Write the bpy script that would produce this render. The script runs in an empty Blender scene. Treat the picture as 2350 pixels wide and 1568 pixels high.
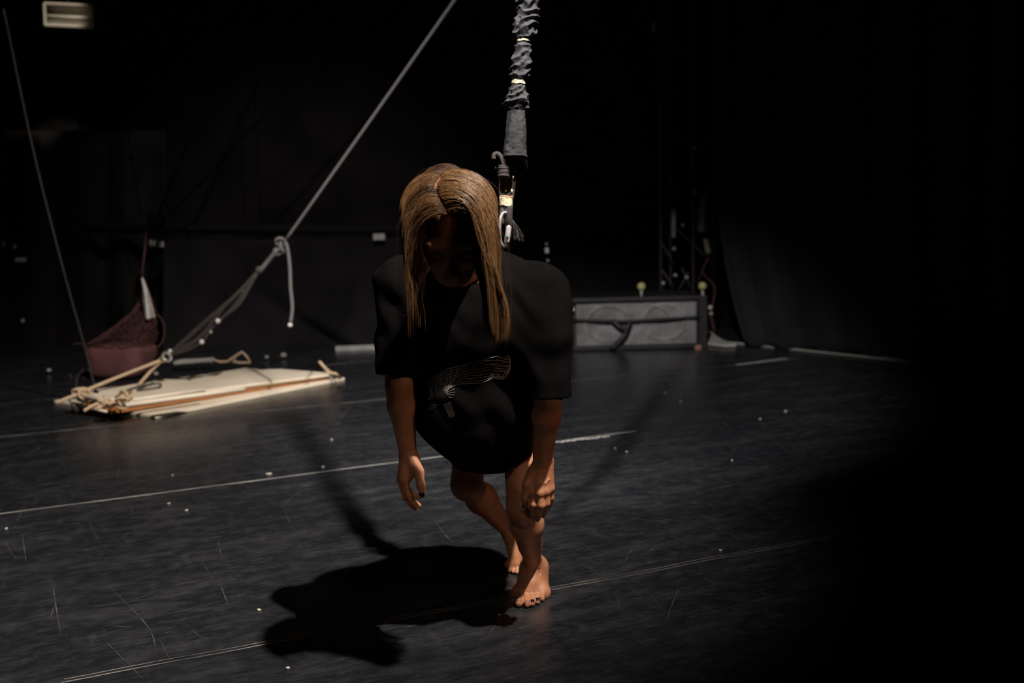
import bpy, math, random
import numpy as np
from mathutils import Vector, Matrix, noise
from mathutils.bvhtree import BVHTree
from math import radians as R, sin, cos, pi
rng = np.random.default_rng(7); random.seed(7)
S = bpy.context.scene
COL = S.collection
# ---------------- camera (35 mm full frame, held low, tipped down) ----------------
FPX = 2285.0; CAMH = 1.17; PITCH = 7.1; ROLL = -1.43
cd = bpy.data.cameras.new('camera'); cam = bpy.data.objects.new('camera', cd); COL.objects.link(cam)
cd.sensor_width = 36; cd.lens = FPX / 2350 * 36; cd.clip_start = .05; cd.clip_end = 60
CM = Matrix.Translation((0, 0, CAMH)) @ Matrix.Rotation(R(90 - PITCH), 4, 'X') @ Matrix.Rotation(R(ROLL), 4, 'Z')
cam.matrix_world = CM; S.camera = cam
cd.dof.use_dof = True; cd.dof.focus_distance = 2.62; cd.dof.aperture_fstop = 2.6
def P(px, py, d):                       # world point seen at a photo pixel, d metres along the lens axis
    return CM @ Vector(((px - 1175) / FPX * d, -(py - 784) / FPX * d, -d))
CO = Vector((0, 0, CAMH))
def ray(px, py): return (P(px, py, 1) - CO)
def Zp(px, py, z=0.0):                  # point on the horizontal plane z
    r = ray(px, py); return CO + r * ((z - CAMH) / r.z)
def Yp(px, py, y):                      # point on the vertical plane y
    r = ray(px, py); return CO + r * (y / r.y)
# ---------------- world, lamps, exposure ----------------
w = bpy.data.worlds.new('world'); S.world = w; w.use_nodes = True
w.node_tree.nodes['Background'].inputs[0].default_value = (.8, .85, 1, 1)
w.node_tree.nodes['Background'].inputs[1].default_value = .0
S.view_settings.view_transform = 'Standard'; S.view_settings.look = 'None'
S.view_settings.exposure = 0.0; S.view_settings.gamma = 1; S.view_settings.use_curve_mapping = False
def spot(name, loc, tgt, power, color, angle, blend, size):
    l = bpy.data.lights.new(name, 'SPOT'); l.energy = power; l.color = color
    l.spot_size = R(angle); l.spot_blend = blend; l.shadow_soft_size = size
    o = bpy.data.objects.new(name, l); COL.objects.link(o); o.location = loc
    o.rotation_euler = (Vector(tgt) - Vector(loc)).to_track_quat('-Z', 'Y').to_euler(); return o
KEY = spot('key_spotlight', (1.5, .85, 5.5), (-1.95, 4.6, 0), 2900, (1, .88, .77), 53, .9, .06)
FRONT = spot('front_spotlight', (-.7, -.9, 5.5), (.25, 6.6, 0), 2700, (1, .93, .88), 30, .6, .07)
LOW = spot('hand_fill_light', (-.5, -1.4, 3.3), (-.12, 2.72, .30), 60, (1, .80, .64), 7.2, .35, .05)  # added fill, no known lamp: narrow cone that brightens the hands and knee
HAIRL = spot('side_spotlight', (2.5, .7, 2.0), (-.05, 2.6, .74), 44, (1, .62, .38), 20, .5, .08)
WALLL = spot('floodlight_fill_light', (-2.6, 6.0, 5.9), (-4.2, 9.4, 3.05), 560, (1, .90, .76), 9, .3, .05)  # added unseen fill that only brightens the floodlight housing
WASH = spot('curtain_fill_light', (-.3, 4.2, 6.0), (-2.1, 9.7, 1.1), 650, (1, .86, .84), 38, 1, .1)  # added unseen wash that lifts the low back curtain and its folds

# ---------------- materials ----------------
MATS = {}
def mat(name, color, rough=.6, metal=0, spec=.5, nscale=None, namt=.2, bump=0, bscale=None, dark=None, trans=0, sheen=0, sub=0, aniso=0):
    if name in MATS: return MATS[name]
    m = bpy.data.materials.new(name); m.use_nodes = True; nt = m.node_tree; b = nt.nodes['Principled BSDF']
    b.inputs['Base Color'].default_value = (*color, 1); b.inputs['Roughness'].default_value = rough
    b.inputs['Metallic'].default_value = metal; b.inputs['Specular IOR Level'].default_value = spec
    if sheen: b.inputs['Sheen Weight'].default_value = sheen; b.inputs['Sheen Roughness'].default_value = .5
    if sub:
        b.inputs['Subsurface Weight'].default_value = sub; b.inputs['Subsurface Radius'].default_value = (1, .35, .2)
        b.inputs['Subsurface Scale'].default_value = .008
    tc = nt.nodes.new('ShaderNodeTexCoord')
    n = nt.nodes.new('ShaderNodeTexNoise'); n.inputs['Scale'].default_value = nscale or 12; n.inputs['Detail'].default_value = 6
    nt.links.new(tc.outputs['Object'], n.inputs['Vector'])
    mx = nt.nodes.new('ShaderNodeMix'); mx.data_type = 'RGBA'
    d = dark or tuple(c * (1 - namt) for c in color)
    mx.inputs[6].default_value = (*d, 1); mx.inputs[7].default_value = (*color, 1)
    cr = nt.nodes.new('ShaderNodeMapRange'); cr.inputs[1].default_value = .35; cr.inputs[2].default_value = .65
    nt.links.new(n.outputs[0], cr.inputs[0]); nt.links.new(cr.outputs[0], mx.inputs[0]); nt.links.new(mx.outputs[2], b.inputs['Base Color'])
    if bump:
        n2 = nt.nodes.new('ShaderNodeTexNoise'); n2.inputs['Scale'].default_value = bscale or 200; n2.inputs['Detail'].default_value = 4
        nt.links.new(tc.outputs['Object'], n2.inputs['Vector'])
        bp = nt.nodes.new('ShaderNodeBump'); bp.inputs['Strength'].default_value = bump; bp.inputs['Distance'].default_value = .002
        nt.links.new(n2.outputs[0], bp.inputs['Height']); nt.links.new(bp.outputs[0], b.inputs['Normal'])
    MATS[name] = m; return m
SKIN = mat('skin', (.50, .235, .13), .48, spec=.4, nscale=22, dark=(.40, .165, .085), bump=.25, bscale=160, sub=.12)
SHIRT = mat('black_cotton', (.005, .0046, .0050), .95, spec=.05, nscale=30, bump=.3, bscale=700)
PRINT = mat('print_ink', (.50, .47, .46), .8, spec=.1)
POLISH = mat('dark_nail_polish', (.008, .007, .008), .15, spec=.8)
NAIL = mat('bare_nail', (.33, .16, .12), .3)
WRAP = mat('grey_black_cotton', (.054, .054, .060), .9, spec=.15, nscale=60, bump=.5, bscale=500)
RUBBER = mat('cream_rubber_band', (.78, .66, .45), .6, nscale=90)
CORD = mat('black_cord', (.050, .045, .046), .75, spec=.3, nscale=200, bump=.5, bscale=600)
STEEL = mat('steel', (.55, .55, .57), .28, metal=.7)
GREEN = mat('green_enamel', (.01, .22, .12), .3)
PLY = mat('cream_plywood', (.88, .80, .67), .5, nscale=5, dark=(.80, .71, .57))
PLYEDGE = mat('brown_plywood', (.42, .17, .055), .5, nscale=7)
ROPE = mat('cream_rope', (.58, .44, .29), .8, nscale=150, bump=.8, bscale=300)
GREYROPE = mat('grey_rope', (.13, .125, .13), .8, nscale=200, bump=.8, bscale=300)
HOIST = mat('dark_hoist_line', (.020, .018, .018), .8)
STRAP = mat('dark_grey_strap', (.050, .044, .042), .8)
WALL = mat('black_painted_wall', (.017, .0155, .0155), .85, spec=.1, nscale=2, namt=.5)
VELVET = mat('black_stage_curtain', (.016, .0155, .017), .9, spec=.1, nscale=3, namt=.3, sheen=.05)
BLACK = mat('black_metal', (.010, .010, .011), .5, nscale=20)
GRILLE = mat('grey_scuffed_grille', (.21, .213, .22), .6, nscale=9, dark=(.12, .121, .125), bump=.8, bscale=400)
WHITE = mat('white_plastic', (.6, .6, .58), .6)
CREAMM = mat('cream_enamel', (.62, .56, .47), .45, nscale=4)
PINK = mat('dusty_red_cloth', (.13, .048, .052), .8, nscale=14)
REDNET = mat('dull_red_netting', (.085, .032, .031), .85)
YEL = mat('yellow_foam', (.42, .38, .16), .7)
DUST = mat('grey_dust', (.38, .38, .365), .9)
SEAM = mat('worn_tape', (.36, .36, .35), .8, nscale=6, dark=(.14, .14, .14))
SEAMD = mat('dirty_worn_tape', (.24, .235, .23), .8, nscale=5, dark=(.05, .05, .05))
SCUFF = mat('pale_scuff', (.11, .11, .108), .8, nscale=15, dark=(.02, .02, .02))
GAP = mat('dead_black', (.003, .003, .003), .95, spec=.02)
PAPER = mat('cream_paper', (.7, .66, .55), .8)

def hair_mat():
    m = bpy.data.materials.new('dark_blonde_hair'); m.use_nodes = True; nt = m.node_tree; b = nt.nodes['Principled BSDF']
    at = nt.nodes.new('ShaderNodeAttribute'); at.attribute_name = 'tone'
    rp = nt.nodes.new('ShaderNodeValToRGB'); e = rp.color_ramp.elements
    e[0].color = (.055, .023, .008, 1); e[1].color = (.33, .18, .078, 1)
    nt.links.new(at.outputs['Fac'], rp.inputs[0]); nt.links.new(rp.outputs[0], b.inputs['Base Color'])
    b.inputs['Roughness'].default_value = .38; b.inputs['Specular IOR Level'].default_value = .7
    return m
HAIR = hair_mat()
def floor_mat(dirv):
    m = bpy.data.materials.new('black_dance_floor'); m.use_nodes = True; nt = m.node_tree; N = nt.nodes; L = nt.links; b = N['Principled BSDF']
    tc = N.new('ShaderNodeTexCoord'); mp = N.new('ShaderNodeMapping'); L.new(tc.outputs['Object'], mp.inputs[0])
    mp.inputs['Rotation'].default_value = (0, 0, -math.atan2(dirv.y, dirv.x))
    def nz(sc, vs, det=6, src=mp):
        m2 = N.new('ShaderNodeMapping'); m2.inputs['Scale'].default_value = vs; L.new(src.outputs[0], m2.inputs[0])
        n = N.new('ShaderNodeTexNoise'); n.inputs['Scale'].default_value = sc; n.inputs['Detail'].default_value = det; n.inputs['Roughness'].default_value = .65
        L.new(m2.outputs[0], n.inputs['Vector']); return n.outputs[0]
    def rng_(s, a, b_, c=0, d=1):
        r = N.new('ShaderNodeMapRange'); r.inputs[1].default_value = a; r.inputs[2].default_value = b_; r.inputs[3].default_value = c; r.inputs[4].default_value = d; L.new(s, r.inputs[0]); return r.outputs[0]
    def mul(a, c, op='MULTIPLY'):
        n = N.new('ShaderNodeMath'); n.operation = op
        for i, v in enumerate((a, c)):
            if isinstance(v, (int, float)): n.inputs[i].default_value = v
            else: L.new(v, n.inputs[i])
        return n.outputs[0]
    big = rng_(nz(.8, (1, 1, 1)), .3, .7, .55, 1)
    streak = rng_(nz(2.2, (1, 3.5, 1), 9), .47, .80)
    fine = rng_(nz(15, (1, 5, 1), 12), .50, .80)
    cross = rng_(nz(4, (4, 1.3, 1), 9), .56, .85)
    blot = rng_(nz(14, (1, 1.6, 1), 12), .45, .95)
    s = mul(mul(streak, .36), mul(fine, .34), 'ADD'); s = mul(s, mul(mul(cross, .30), mul(blot, .38), 'ADD'), 'ADD'); s = mul(s, big)
    mx = N.new('ShaderNodeMix'); mx.data_type = 'RGBA'; mx.inputs[6].default_value = (.0115, .0130, .0168, 1); mx.inputs[7].default_value = (.102, .104, .110, 1)
    L.new(s, mx.inputs[0])
    # tiny pale specks
    v = N.new('ShaderNodeTexVoronoi'); v.inputs['Scale'].default_value = 7; L.new(tc.outputs['Object'], v.inputs['Vector'])
    sp = rng_(v.outputs['Distance'], .012, .026, 1, 0)
    sel = rng_(nz(3, (1, 1, 1), 2), .52, .60)
    mx2 = N.new('ShaderNodeMix'); mx2.data_type = 'RGBA'; L.new(mx.outputs[2], mx2.inputs[6]); mx2.inputs[7].default_value = (.30, .29, .26, 1)
    L.new(mul(sp, sel), mx2.inputs[0]); L.new(mx2.outputs[2], b.inputs['Base Color'])
    L.new(rng_(s, 0, .8, .23, .60), b.inputs['Roughness']); b.inputs['Specular IOR Level'].default_value = .42
    bp = N.new('ShaderNodeBump'); bp.inputs['Strength'].default_value = .07; bp.inputs['Distance'].default_value = .004
    L.new(nz(4, (1, 3, 1), 5), bp.inputs['Height']); L.new(bp.outputs[0], b.inputs['Normal'])
    return m

# ---------------- mesh helpers ----------------
class MB:
    def __init__(s): s.v = []; s.f = []
    def add(s, v, f):
        o = len(s.v); s.v += [tuple(x) for x in v]; s.f += [tuple(i + o for i in q) for q in f]; return s
    def build(s, name, m, parent=None, smooth=True, bevel=0, origin=None):
        me = bpy.data.meshes.new(name); me.from_pydata(s.v, [], s.f); me.validate()
        if smooth: me.polygons.foreach_set('use_smooth', [True] * len(me.polygons))
        me.materials.append(m); o = bpy.data.objects.new(name, me); COL.objects.link(o)
        if parent: o.parent = parent; o.matrix_parent_inverse = Matrix.Translation(-Vector(parent.location)) @ Matrix.Identity(4) if False else parent.matrix_world.inverted()
        if bevel:
            b = o.modifiers.new('bevel', 'BEVEL'); b.width = bevel; b.segments = 2; b.limit_method = 'ANGLE'
        return o
def npmesh(name, V, F, m, parent=None, attr=None):
    me = bpy.data.meshes.new(name); n = len(V); k = F.shape[1]
    me.vertices.add(n); me.vertices.foreach_set('co', V.astype(np.float32).ravel())
    me.loops.add(F.size); me.loops.foreach_set('vertex_index', F.astype(np.int32).ravel())
    me.polygons.add(len(F)); me.polygons.foreach_set('loop_start', np.arange(0, F.size, k, dtype=np.int32))
    me.update(calc_edges=True); me.polygons.foreach_set('use_smooth', np.ones(len(F), bool))
    me.materials.append(m)
    if attr is not None:
        a = me.attributes.new('tone', 'FLOAT', 'POINT'); a.data.foreach_set('value', attr.astype(np.float32))
    o = bpy.data.objects.new(name, me); COL.objects.link(o)
    if parent: o.parent = parent; o.matrix_parent_inverse = parent.matrix_world.inverted()
    return o
def spline(pts, n):
    pts = [Vector(p) for p in pts]
    if len(pts) == 2: return [pts[0].lerp(pts[1], i / n) for i in range(n + 1)]
    q = [pts[0] * 2 - pts[1]] + pts + [pts[-1] * 2 - pts[-2]]; out = []; m = len(pts) - 1
    for i in range(n + 1):
        u = i / n * m; k = min(int(u), m - 1); t = u - k; a, b, c, d = q[k:k + 4]
        out.append(.5 * ((2 * b) + (c - a) * t + (2 * a - 5 * b + 4 * c - d) * t * t + (3 * b - 3 * c + d - a) * t ** 3))
    return out
def tube(mb, pts, r, n=8, cap=True):
    pts = [Vector(p) for p in pts]; N = len(pts); rr = r if callable(r) else (lambda t: r)
    vs = []; up = None
    for i, p in enumerate(pts):
        t = (pts[min(i + 1, N - 1)] - pts[max(i - 1, 0)])
        if t.length < 1e-9: t = Vector((0, 0, 1))
        t.normalize()
        if up is None: up = t.orthogonal().normalized()
        up = (up - t * up.dot(t)); up = up.normalized() if up.length > 1e-6 else t.orthogonal().normalized()
        s = t.cross(up); ra = rr(i / max(N - 1, 1))
        for k in range(n):
            a = 2 * pi * k / n; vs.append(p + (up * cos(a) + s * sin(a)) * ra)
    f = [(i * n + k, i * n + (k + 1) % n, (i + 1) * n + (k + 1) % n, (i + 1) * n + k) for i in range(N - 1) for k in range(n)]
    if cap: f += [tuple(range(n))[::-1], tuple((N - 1) * n + k for k in range(n))]
    mb.add(vs, f); return mb
def box(mb, c, sx, sy, sz, rot=0):
    c = Vector(c); M = Matrix.Rotation(rot, 3, 'Z'); v = [c + M @ Vector((x * sx / 2, y * sy / 2, z * sz / 2)) for x in (-1, 1) for y in (-1, 1) for z in (-1, 1)]
    mb.add(v, [(0, 1, 3, 2), (4, 6, 7, 5), (0, 4, 5, 1), (2, 3, 7, 6), (0, 2, 6, 4), (1, 5, 7, 3)]); return mb
def prism(mb, poly, h):
    n = len(poly); v = [Vector(p) for p in poly] + [Vector(p) - Vector((0, 0, h)) for p in poly]
    mb.add(v, [tuple(range(n)), tuple(range(2 * n - 1, n - 1, -1))] + [(i, i + n, (i + 1) % n + n, (i + 1) % n) for i in range(n)]); return mb
def ball(mb, c, r, n=10, sq=(1, 1, 1)):
    c = Vector(c); vs = []; m = n * 2
    for i in range(n + 1):
        th = pi * i / n
        for k in range(m): vs.append(c + Vector((sin(th) * cos(2 * pi * k / m) * sq[0], sin(th) * sin(2 * pi * k / m) * sq[1], cos(th) * sq[2])) * r)
    mb.add(vs, [(i * m + k, (i + 1) * m + k, (i + 1) * m + (k + 1) % m, i * m + (k + 1) % m) for i in range(n) for k in range(m)]); return mb
def ring(mb, c, ax, R_, r, n=24, m=8, sx=1):
    ax = Vector(ax).normalized(); u = ax.orthogonal().normalized(); v = ax.cross(u)
    pts = [Vector(c) + (u * cos(2 * pi * i / n) + v * sin(2 * pi * i / n) * sx) * R_ for i in range(n + 1)]
    return tube(mb, pts, r, m, cap=False)
def thing(name, label, cat, loc, group=None):
    o = bpy.data.objects.new(name, None); COL.objects.link(o); o.location = loc; bpy.context.view_layer.update()
    o['label'] = label; o['category'] = cat
    if group: o['group'] = group
    return o
def tag(o, label, cat, group=None):
    o['label'] = label; o['category'] = cat
    if group: o['group'] = group
    return o
def struct(o): o['kind'] = 'structure'; return o

# ---------------- signed distance modelling (numpy) ----------------
class Grid:
    def __init__(s, lo, hi, h):
        s.lo = np.array(lo, float); s.h = h; s.n = np.ceil((np.array(hi) - s.lo) / h).astype(int) + 1
        s.D = np.full(tuple(s.n), .05, np.float32)
    def sub(s, lo, hi):
        a = np.clip(np.floor((np.array(lo) - s.lo) / s.h).astype(int), 0, s.n); b = np.clip(np.ceil((np.array(hi) - s.lo) / s.h).astype(int) + 1, 0, s.n)
        sl = tuple(slice(a[i], b[i]) for i in range(3))
        ax = [(s.lo[i] + s.h * np.arange(a[i], b[i])).astype(np.float32) for i in range(3)]
        return sl, ax[0][:, None, None], ax[1][None, :, None], ax[2][None, None, :]
    def put(s, fn, lo, hi, k=.01, mode='add', pad=.03):
        pad = max(pad, k * 1.2); sl, X, Y, Z = s.sub(np.array(lo) - pad, np.array(hi) + pad)
        if 0 in s.D[sl].shape: return
        d = fn(X, Y, Z).astype(np.float32); D = s.D[sl]
        if mode == 'add':
            hh = np.clip(.5 + .5 * (D - d) / k, 0, 1); s.D[sl] = D * (1 - hh) + d * hh - k * hh * (1 - hh)
        elif mode == 'cut':
            d = -d; hh = np.clip(.5 - .5 * (D - d) / k, 0, 1); s.D[sl] = D * (1 - hh) + d * hh + k * hh * (1 - hh)
    def cone(s, a, b, ra, rb, k=.01, mode='add', flat=None, fdir=None):
        a = np.array(a); b = np.array(b); ab = b - a; L2 = max(float(ab @ ab), 1e-9); m = max(ra, rb)
        if flat:
            fd = np.array(fdir, float); fd /= np.linalg.norm(fd)
        def fn(X, Y, Z):
            x, y, z = X - a[0], Y - a[1], Z - a[2]
            t = np.clip((x * ab[0] + y * ab[1] + z * ab[2]) / L2, 0, 1); x = x - t * ab[0]; y = y - t * ab[1]; z = z - t * ab[2]
            rr = ra + (rb - ra) * t
            if flat:            # squash along fdir by factor flat (<1 thinner)
                q = x * fd[0] + y * fd[1] + z * fd[2]; l2 = x * x + y * y + z * z - q * q
                return (np.sqrt(np.maximum(l2, 0) + (q / flat) ** 2) - rr) * (flat if flat < 1 else 1)
            return np.sqrt(x * x + y * y + z * z) - rr
        mm = m * max(1, flat or 1); s.put(fn, np.minimum(a, b) - mm, np.maximum(a, b) + mm, k, mode)
    def ell(s, c, r, M=None, k=.01, mode='add'):
        c = np.array(c); r = np.array(r); M = np.eye(3) if M is None else np.array(M)     # columns = axes
        def fn(X, Y, Z):
            x, y, z = X - c[0], Y - c[1], Z - c[2]
            l = [(x * M[0, i] + y * M[1, i] + z * M[2, i]) for i in range(3)]
            k0 = np.sqrt(sum((l[i] / r[i]) ** 2 for i in range(3))); k1 = np.sqrt(sum((l[i] / r[i] ** 2) ** 2 for i in range(3)))
            return k0 * (k0 - 1) / np.maximum(k1, 1e-6)
        s.put(fn, c - r.max(), c + r.max(), k, mode)
    def cyl(s, a, b, r, k=.004, mode='cut'):
        a = np.array(a); b = np.array(b); L = np.linalg.norm(b - a); u = (b - a) / L
        def fn(X, Y, Z):
            x, y, z = X - a[0], Y - a[1], Z - a[2]; t = x * u[0] + y * u[1] + z * u[2]
            q = np.sqrt(np.maximum((x * x + y * y + z * z) - t * t, 0)) - r; return np.maximum(q, np.maximum(-t, t - L))
        s.put(fn, np.minimum(a, b) - r, np.maximum(a, b) + r, k, mode)
    def mesh(s):
        D = s.D; ins = (D < 0); c = np.zeros(tuple(np.array(D.shape) - 1), np.uint8)
        for i in (0, 1):
            for j in (0, 1):
                for k in (0, 1): c += ins[i:D.shape[0] - 1 + i, j:D.shape[1] - 1 + j, k:D.shape[2] - 1 + k]
        I = np.argwhere((c > 0) & (c < 8)); idx = np.full(c.shape, -1, np.int32); idx[tuple(I.T)] = np.arange(len(I))
        acc = np.zeros((len(I), 3)); cnt = np.zeros(len(I)); off = [(i, j, k) for i in (0, 1) for j in (0, 1) for k in (0, 1)]
        for o1 in off:
            for ax in range(3):
                if o1[ax]: continue
                o2 = list(o1); o2[ax] = 1
                d1 = D[tuple((I + o1).T)].astype(float); d2 = D[tuple((I + o2).T)].astype(float); m = (d1 < 0) != (d2 < 0)
                t = np.where(m, d1 / np.where(m, d1 - d2, 1), 0); p = np.tile(np.array(o1, float), (len(I), 1)); p[:, ax] += t
                acc[m] += p[m]; cnt[m] += 1
        V = s.lo + s.h * (I + acc / cnt[:, None]); F = []
        for ax in range(3):
            sl1 = [slice(None)] * 3; sl2 = [slice(None)] * 3; sl1[ax] = slice(0, -1); sl2[ax] = slice(1, None)
            a = ins[tuple(sl1)]; b = ins[tuple(sl2)]; E = np.argwhere(a != b); u, v = (ax + 1) % 3, (ax + 2) % 3
            E = E[(E[:, u] > 0) & (E[:, v] > 0) & (E[:, u] < c.shape[u]) & (E[:, v] < c.shape[v])]
            eu = np.zeros(3, int); eu[u] = 1; ev = np.zeros(3, int); ev[v] = 1
            q = np.stack([idx[tuple(x.T)] for x in (E - eu - ev, E - ev, E, E - eu)], 1); fl = ~a[tuple(E.T)]
            q[fl] = q[fl][:, ::-1]; F.append(q)
        F = np.concatenate(F); F = F[(F >= 0).all(1)]
        # one light Laplacian pass to remove stair steps
        for _ in range(2):
            s1 = np.zeros_like(V); n1 = np.zeros(len(V))
            for i in range(4):
                a, b = F[:, i], F[:, (i + 1) % 4]
                for q in range(3): s1[:, q] += np.bincount(a, V[b, q], len(V)) + np.bincount(b, V[a, q], len(V))
                n1 += np.bincount(a, minlength=len(V)) + np.bincount(b, minlength=len(V))
            V = V * .5 + .5 * s1 / np.maximum(n1, 1)[:, None]
        return V, F
# ---------------- the room ----------------
A0, A1 = Zp(0, 1180), Zp(1460, 990); DIRV = (A1 - A0).normalized()
fl = MB(); box(fl, (0, 3.6, -.05), 15, 15, .1); floor = struct(fl.build('floor', floor_mat(DIRV), smooth=False))
for nm, c, sz in (('wall_back', (0, 11.05, 3.2), (15, .1, 6.4)), ('wall_left', (-7.45, 3.6, 3.2), (.1, 14.8, 6.4)), ('wall_right', (7.45, 3.6, 3.2), (.1, 14.8, 6.4)), ('wall_front', (0, -3.85, 3.2), (15, .1, 6.4)), ('ceiling', (0, 3.6, 6.45), (15, 15, .1))):
    m_ = MB(); box(m_, c, *sz); struct(m_.build(nm, WALL, smooth=False))
def flat_line(a, b, w0, m, z=.0012, wob=.0, name='floor_seam', n=60, w1=None):
    a = Vector(a); b = Vector(b); d = (b - a).normalized(); s_ = Vector((-d.y, d.x, 0)); vs = []; w1 = w0 if w1 is None else w1
    for i in range(n + 1):
        t = i / n; p = a.lerp(b, t) + s_ * wob * noise.noise(Vector((t * 14, a.x, 0))); ww = (w0 * (1 - t) + w1 * t) * (.8 + .5 * abs(noise.noise(Vector((t * 40, a.y, 2)))))
        vs += [p + s_ * ww / 2 + Vector((0, 0, z)), p - s_ * ww / 2 + Vector((0, 0, z))]
    mb = MB().add(vs, [(2 * i, 2 * i + 1, 2 * i + 3, 2 * i + 2) for i in range(n)]); o = mb.build(name, m, floor, smooth=False); return o
def ext(a, b, t0, t1): d = b - a; return a + d * t0, a + d * t1
s1 = ext(A0, A1, -.6, 1.0); flat_line(*s1, .014, SEAM, wob=.006)
B0, B1 = Zp(140, 1568), Zp(2300, 1160); flat_line(B0, B1, .007, SEAMD, wob=.008, w1=.002)
flat_line(B0 + Vector((.0, .020, 0)), B1 + Vector((0, .022, 0)), .005, SEAMD, wob=.010, w1=.002)
C0, C1_ = Zp(0, 1003), Zp(1690, 838); flat_line(*ext(C0, C1_, -.3, 1.12), .016, SEAMD, wob=.008)
flat_line(Zp(1690, 838), Zp(1805, 823), .045, DUST, z=.0018, name='floor_tape', wob=.01)
flat_line(Zp(1275, 1016), Zp(1400, 1002), .028, DUST, z=.0018, name='floor_tape', wob=.02)
flat_line(Zp(700, 1540), Zp(950, 1465), .003, SCUFF)
flat_line(Zp(0, 930), Zp(430, 880), .012, SEAMD)
# long scratches and scuffs
scf = MB()
def scuff(pts, w_):
    sp = spline([Zp(*p, .0016) for p in pts], 14); vs = []
    for i, p in enumerate(sp):
        d = (sp[min(i + 1, 14)] - sp[max(i - 1, 0)]).normalized(); s_ = Vector((-d.y, d.x, 0)); ww = w_ * sin(pi * (i + .5) / 15.5) * (.6 + .6 * random.random()); vs += [p + s_ * ww / 2, p - s_ * ww / 2]
    scf.add(vs, [(2 * i, 2 * i + 1, 2 * i + 3, 2 * i + 2) for i in range(14)])
for s_ in ([(1430, 1175), (1560, 1198), (1650, 1215), (1720, 1252)], [(1290, 1180), (1420, 1165), (1560, 1160)], [(1560, 880), (1572, 855)], [(2060, 1195), (2125, 1150)], [(640, 1165), (700, 1125), (790, 1110)],
           [(250, 1400), (420, 1340), (700, 1290)], [(0, 1430), (200, 1395), (520, 1350)], [(1300, 1330), (1500, 1290), (1700, 1250)], [(430, 1305), (475, 1285)], [(410, 1425), (435, 1418)], [(230, 1460), (330, 1560)], [(255, 1350), (340, 1440), (360, 1510)],
           [(120, 1330), (128, 1390), (140, 1460)], [(50, 1220), (60, 1290)], [(10, 1240), (30, 1275), (45, 1280)], [(115, 1420), (125, 1390)], [(600, 1088), (640, 1090)], [(1460, 1065), (1500, 1058)], [(1260, 1085), (1290, 1060)], [(900, 1330), (1200, 1290)], [(1500, 1150), (1700, 1110), (1800, 1100)], [(1420, 1380), (1560, 1360)], [(1650, 1400), (1820, 1358)]):
    scuff(s_, .0026)
for i in range(260):
    px = random.uniform(0, 1900); py = random.uniform(900, 1480); L_ = random.uniform(12, 110); a = random.gauss(-.15, .12) if random.random() < .8 else random.uniform(-1.4, 1.4)
    scuff([(px, py), (px + L_ * .5 * cos(a), py + L_ * .5 * sin(a) + random.uniform(-2, 2)), (px + L_ * cos(a), py + L_ * sin(a) * .9)], random.uniform(.0010, .0026))
o = scf.build('floor_scratches', SCUFF, floor, smooth=False); o['kind'] = 'stuff'
# scraps lying on the floor
def scrap(px, py, s_, m, label, cat='scrap', nm='paper_scrap', group=None):
    c = Zp(px, py); k = 6; s_ *= .62; v = [c + Vector((s_ * cos(2 * pi * i / k) * random.uniform(.7, 1.2), s_ * .7 * sin(2 * pi * i / k) * random.uniform(.7, 1.2), .004 + .002 * random.random())) for i in range(k)]
    mb = MB(); prism(mb, v, .003); o = mb.build(nm, m, smooth=False); return tag(o, label, cat, group)
SG = 'pale scraps scattered over the dance floor'
for (px, py, s_, lb) in ((388, 1157, .012, 'cream paper scrap lying on the dance floor between the two long seams'), (15, 1215, .010, 'pale scrap at the far left edge of the floor under the long seam'),
        (761, 1010, .010, 'single cream scrap on the bare floor in front of the plywood stack'), (742, 1073, .014, 'flat pale scrap touching the long white seam, nearest the hanging hand'),
        (617, 1089, .022, 'longest grey tape scrap lying just above the white seam'), (396, 1092, .009, 'small scrap in the brown reflection of the plywood stack'),
        (1527, 903, .014, 'bright scrap on the floor in front of the loudspeaker cabinet'), (1803, 945, .014, 'yellowish scrap alone on the floor far to the right of the dancer'),
        (1438, 1038, .009, 'cream scrap inside the long soft shadow right of the dancer'), (1412, 1030, .007, 'tiny scrap beside the long soft shadow, left of a brighter scrap'),
        (1653, 1265, .010, 'white scrap just above the nearest floor seam'), (661, 1536, .010, 'pale scrap beyond the dark body shadow at the bottom of the photo'),
        (1146, 1414, .006, 'tiny white scrap near the front foot inside the dark'), (2303, 1133, .007, 'tiny scrap in the darkness at the right end of the nearest seam'),
        (428, 1173, .011, 'grey flake right of the cream paper scrap between the seams'), (595, 1402, .009, 'curled pale scrap beside the head of the body shadow'),
        (1745, 962, .011, 'dull scrap left of and below the yellowish scrap'), (1680, 1058, .006, 'faint small scrap midway between the yellowish scrap and the nearest seam'), (1562, 922, .006, 'faint small scrap right of the bright scrap before the cabinet')):
    scrap(px, py, s_, PAPER, lb, group=SG)

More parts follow.
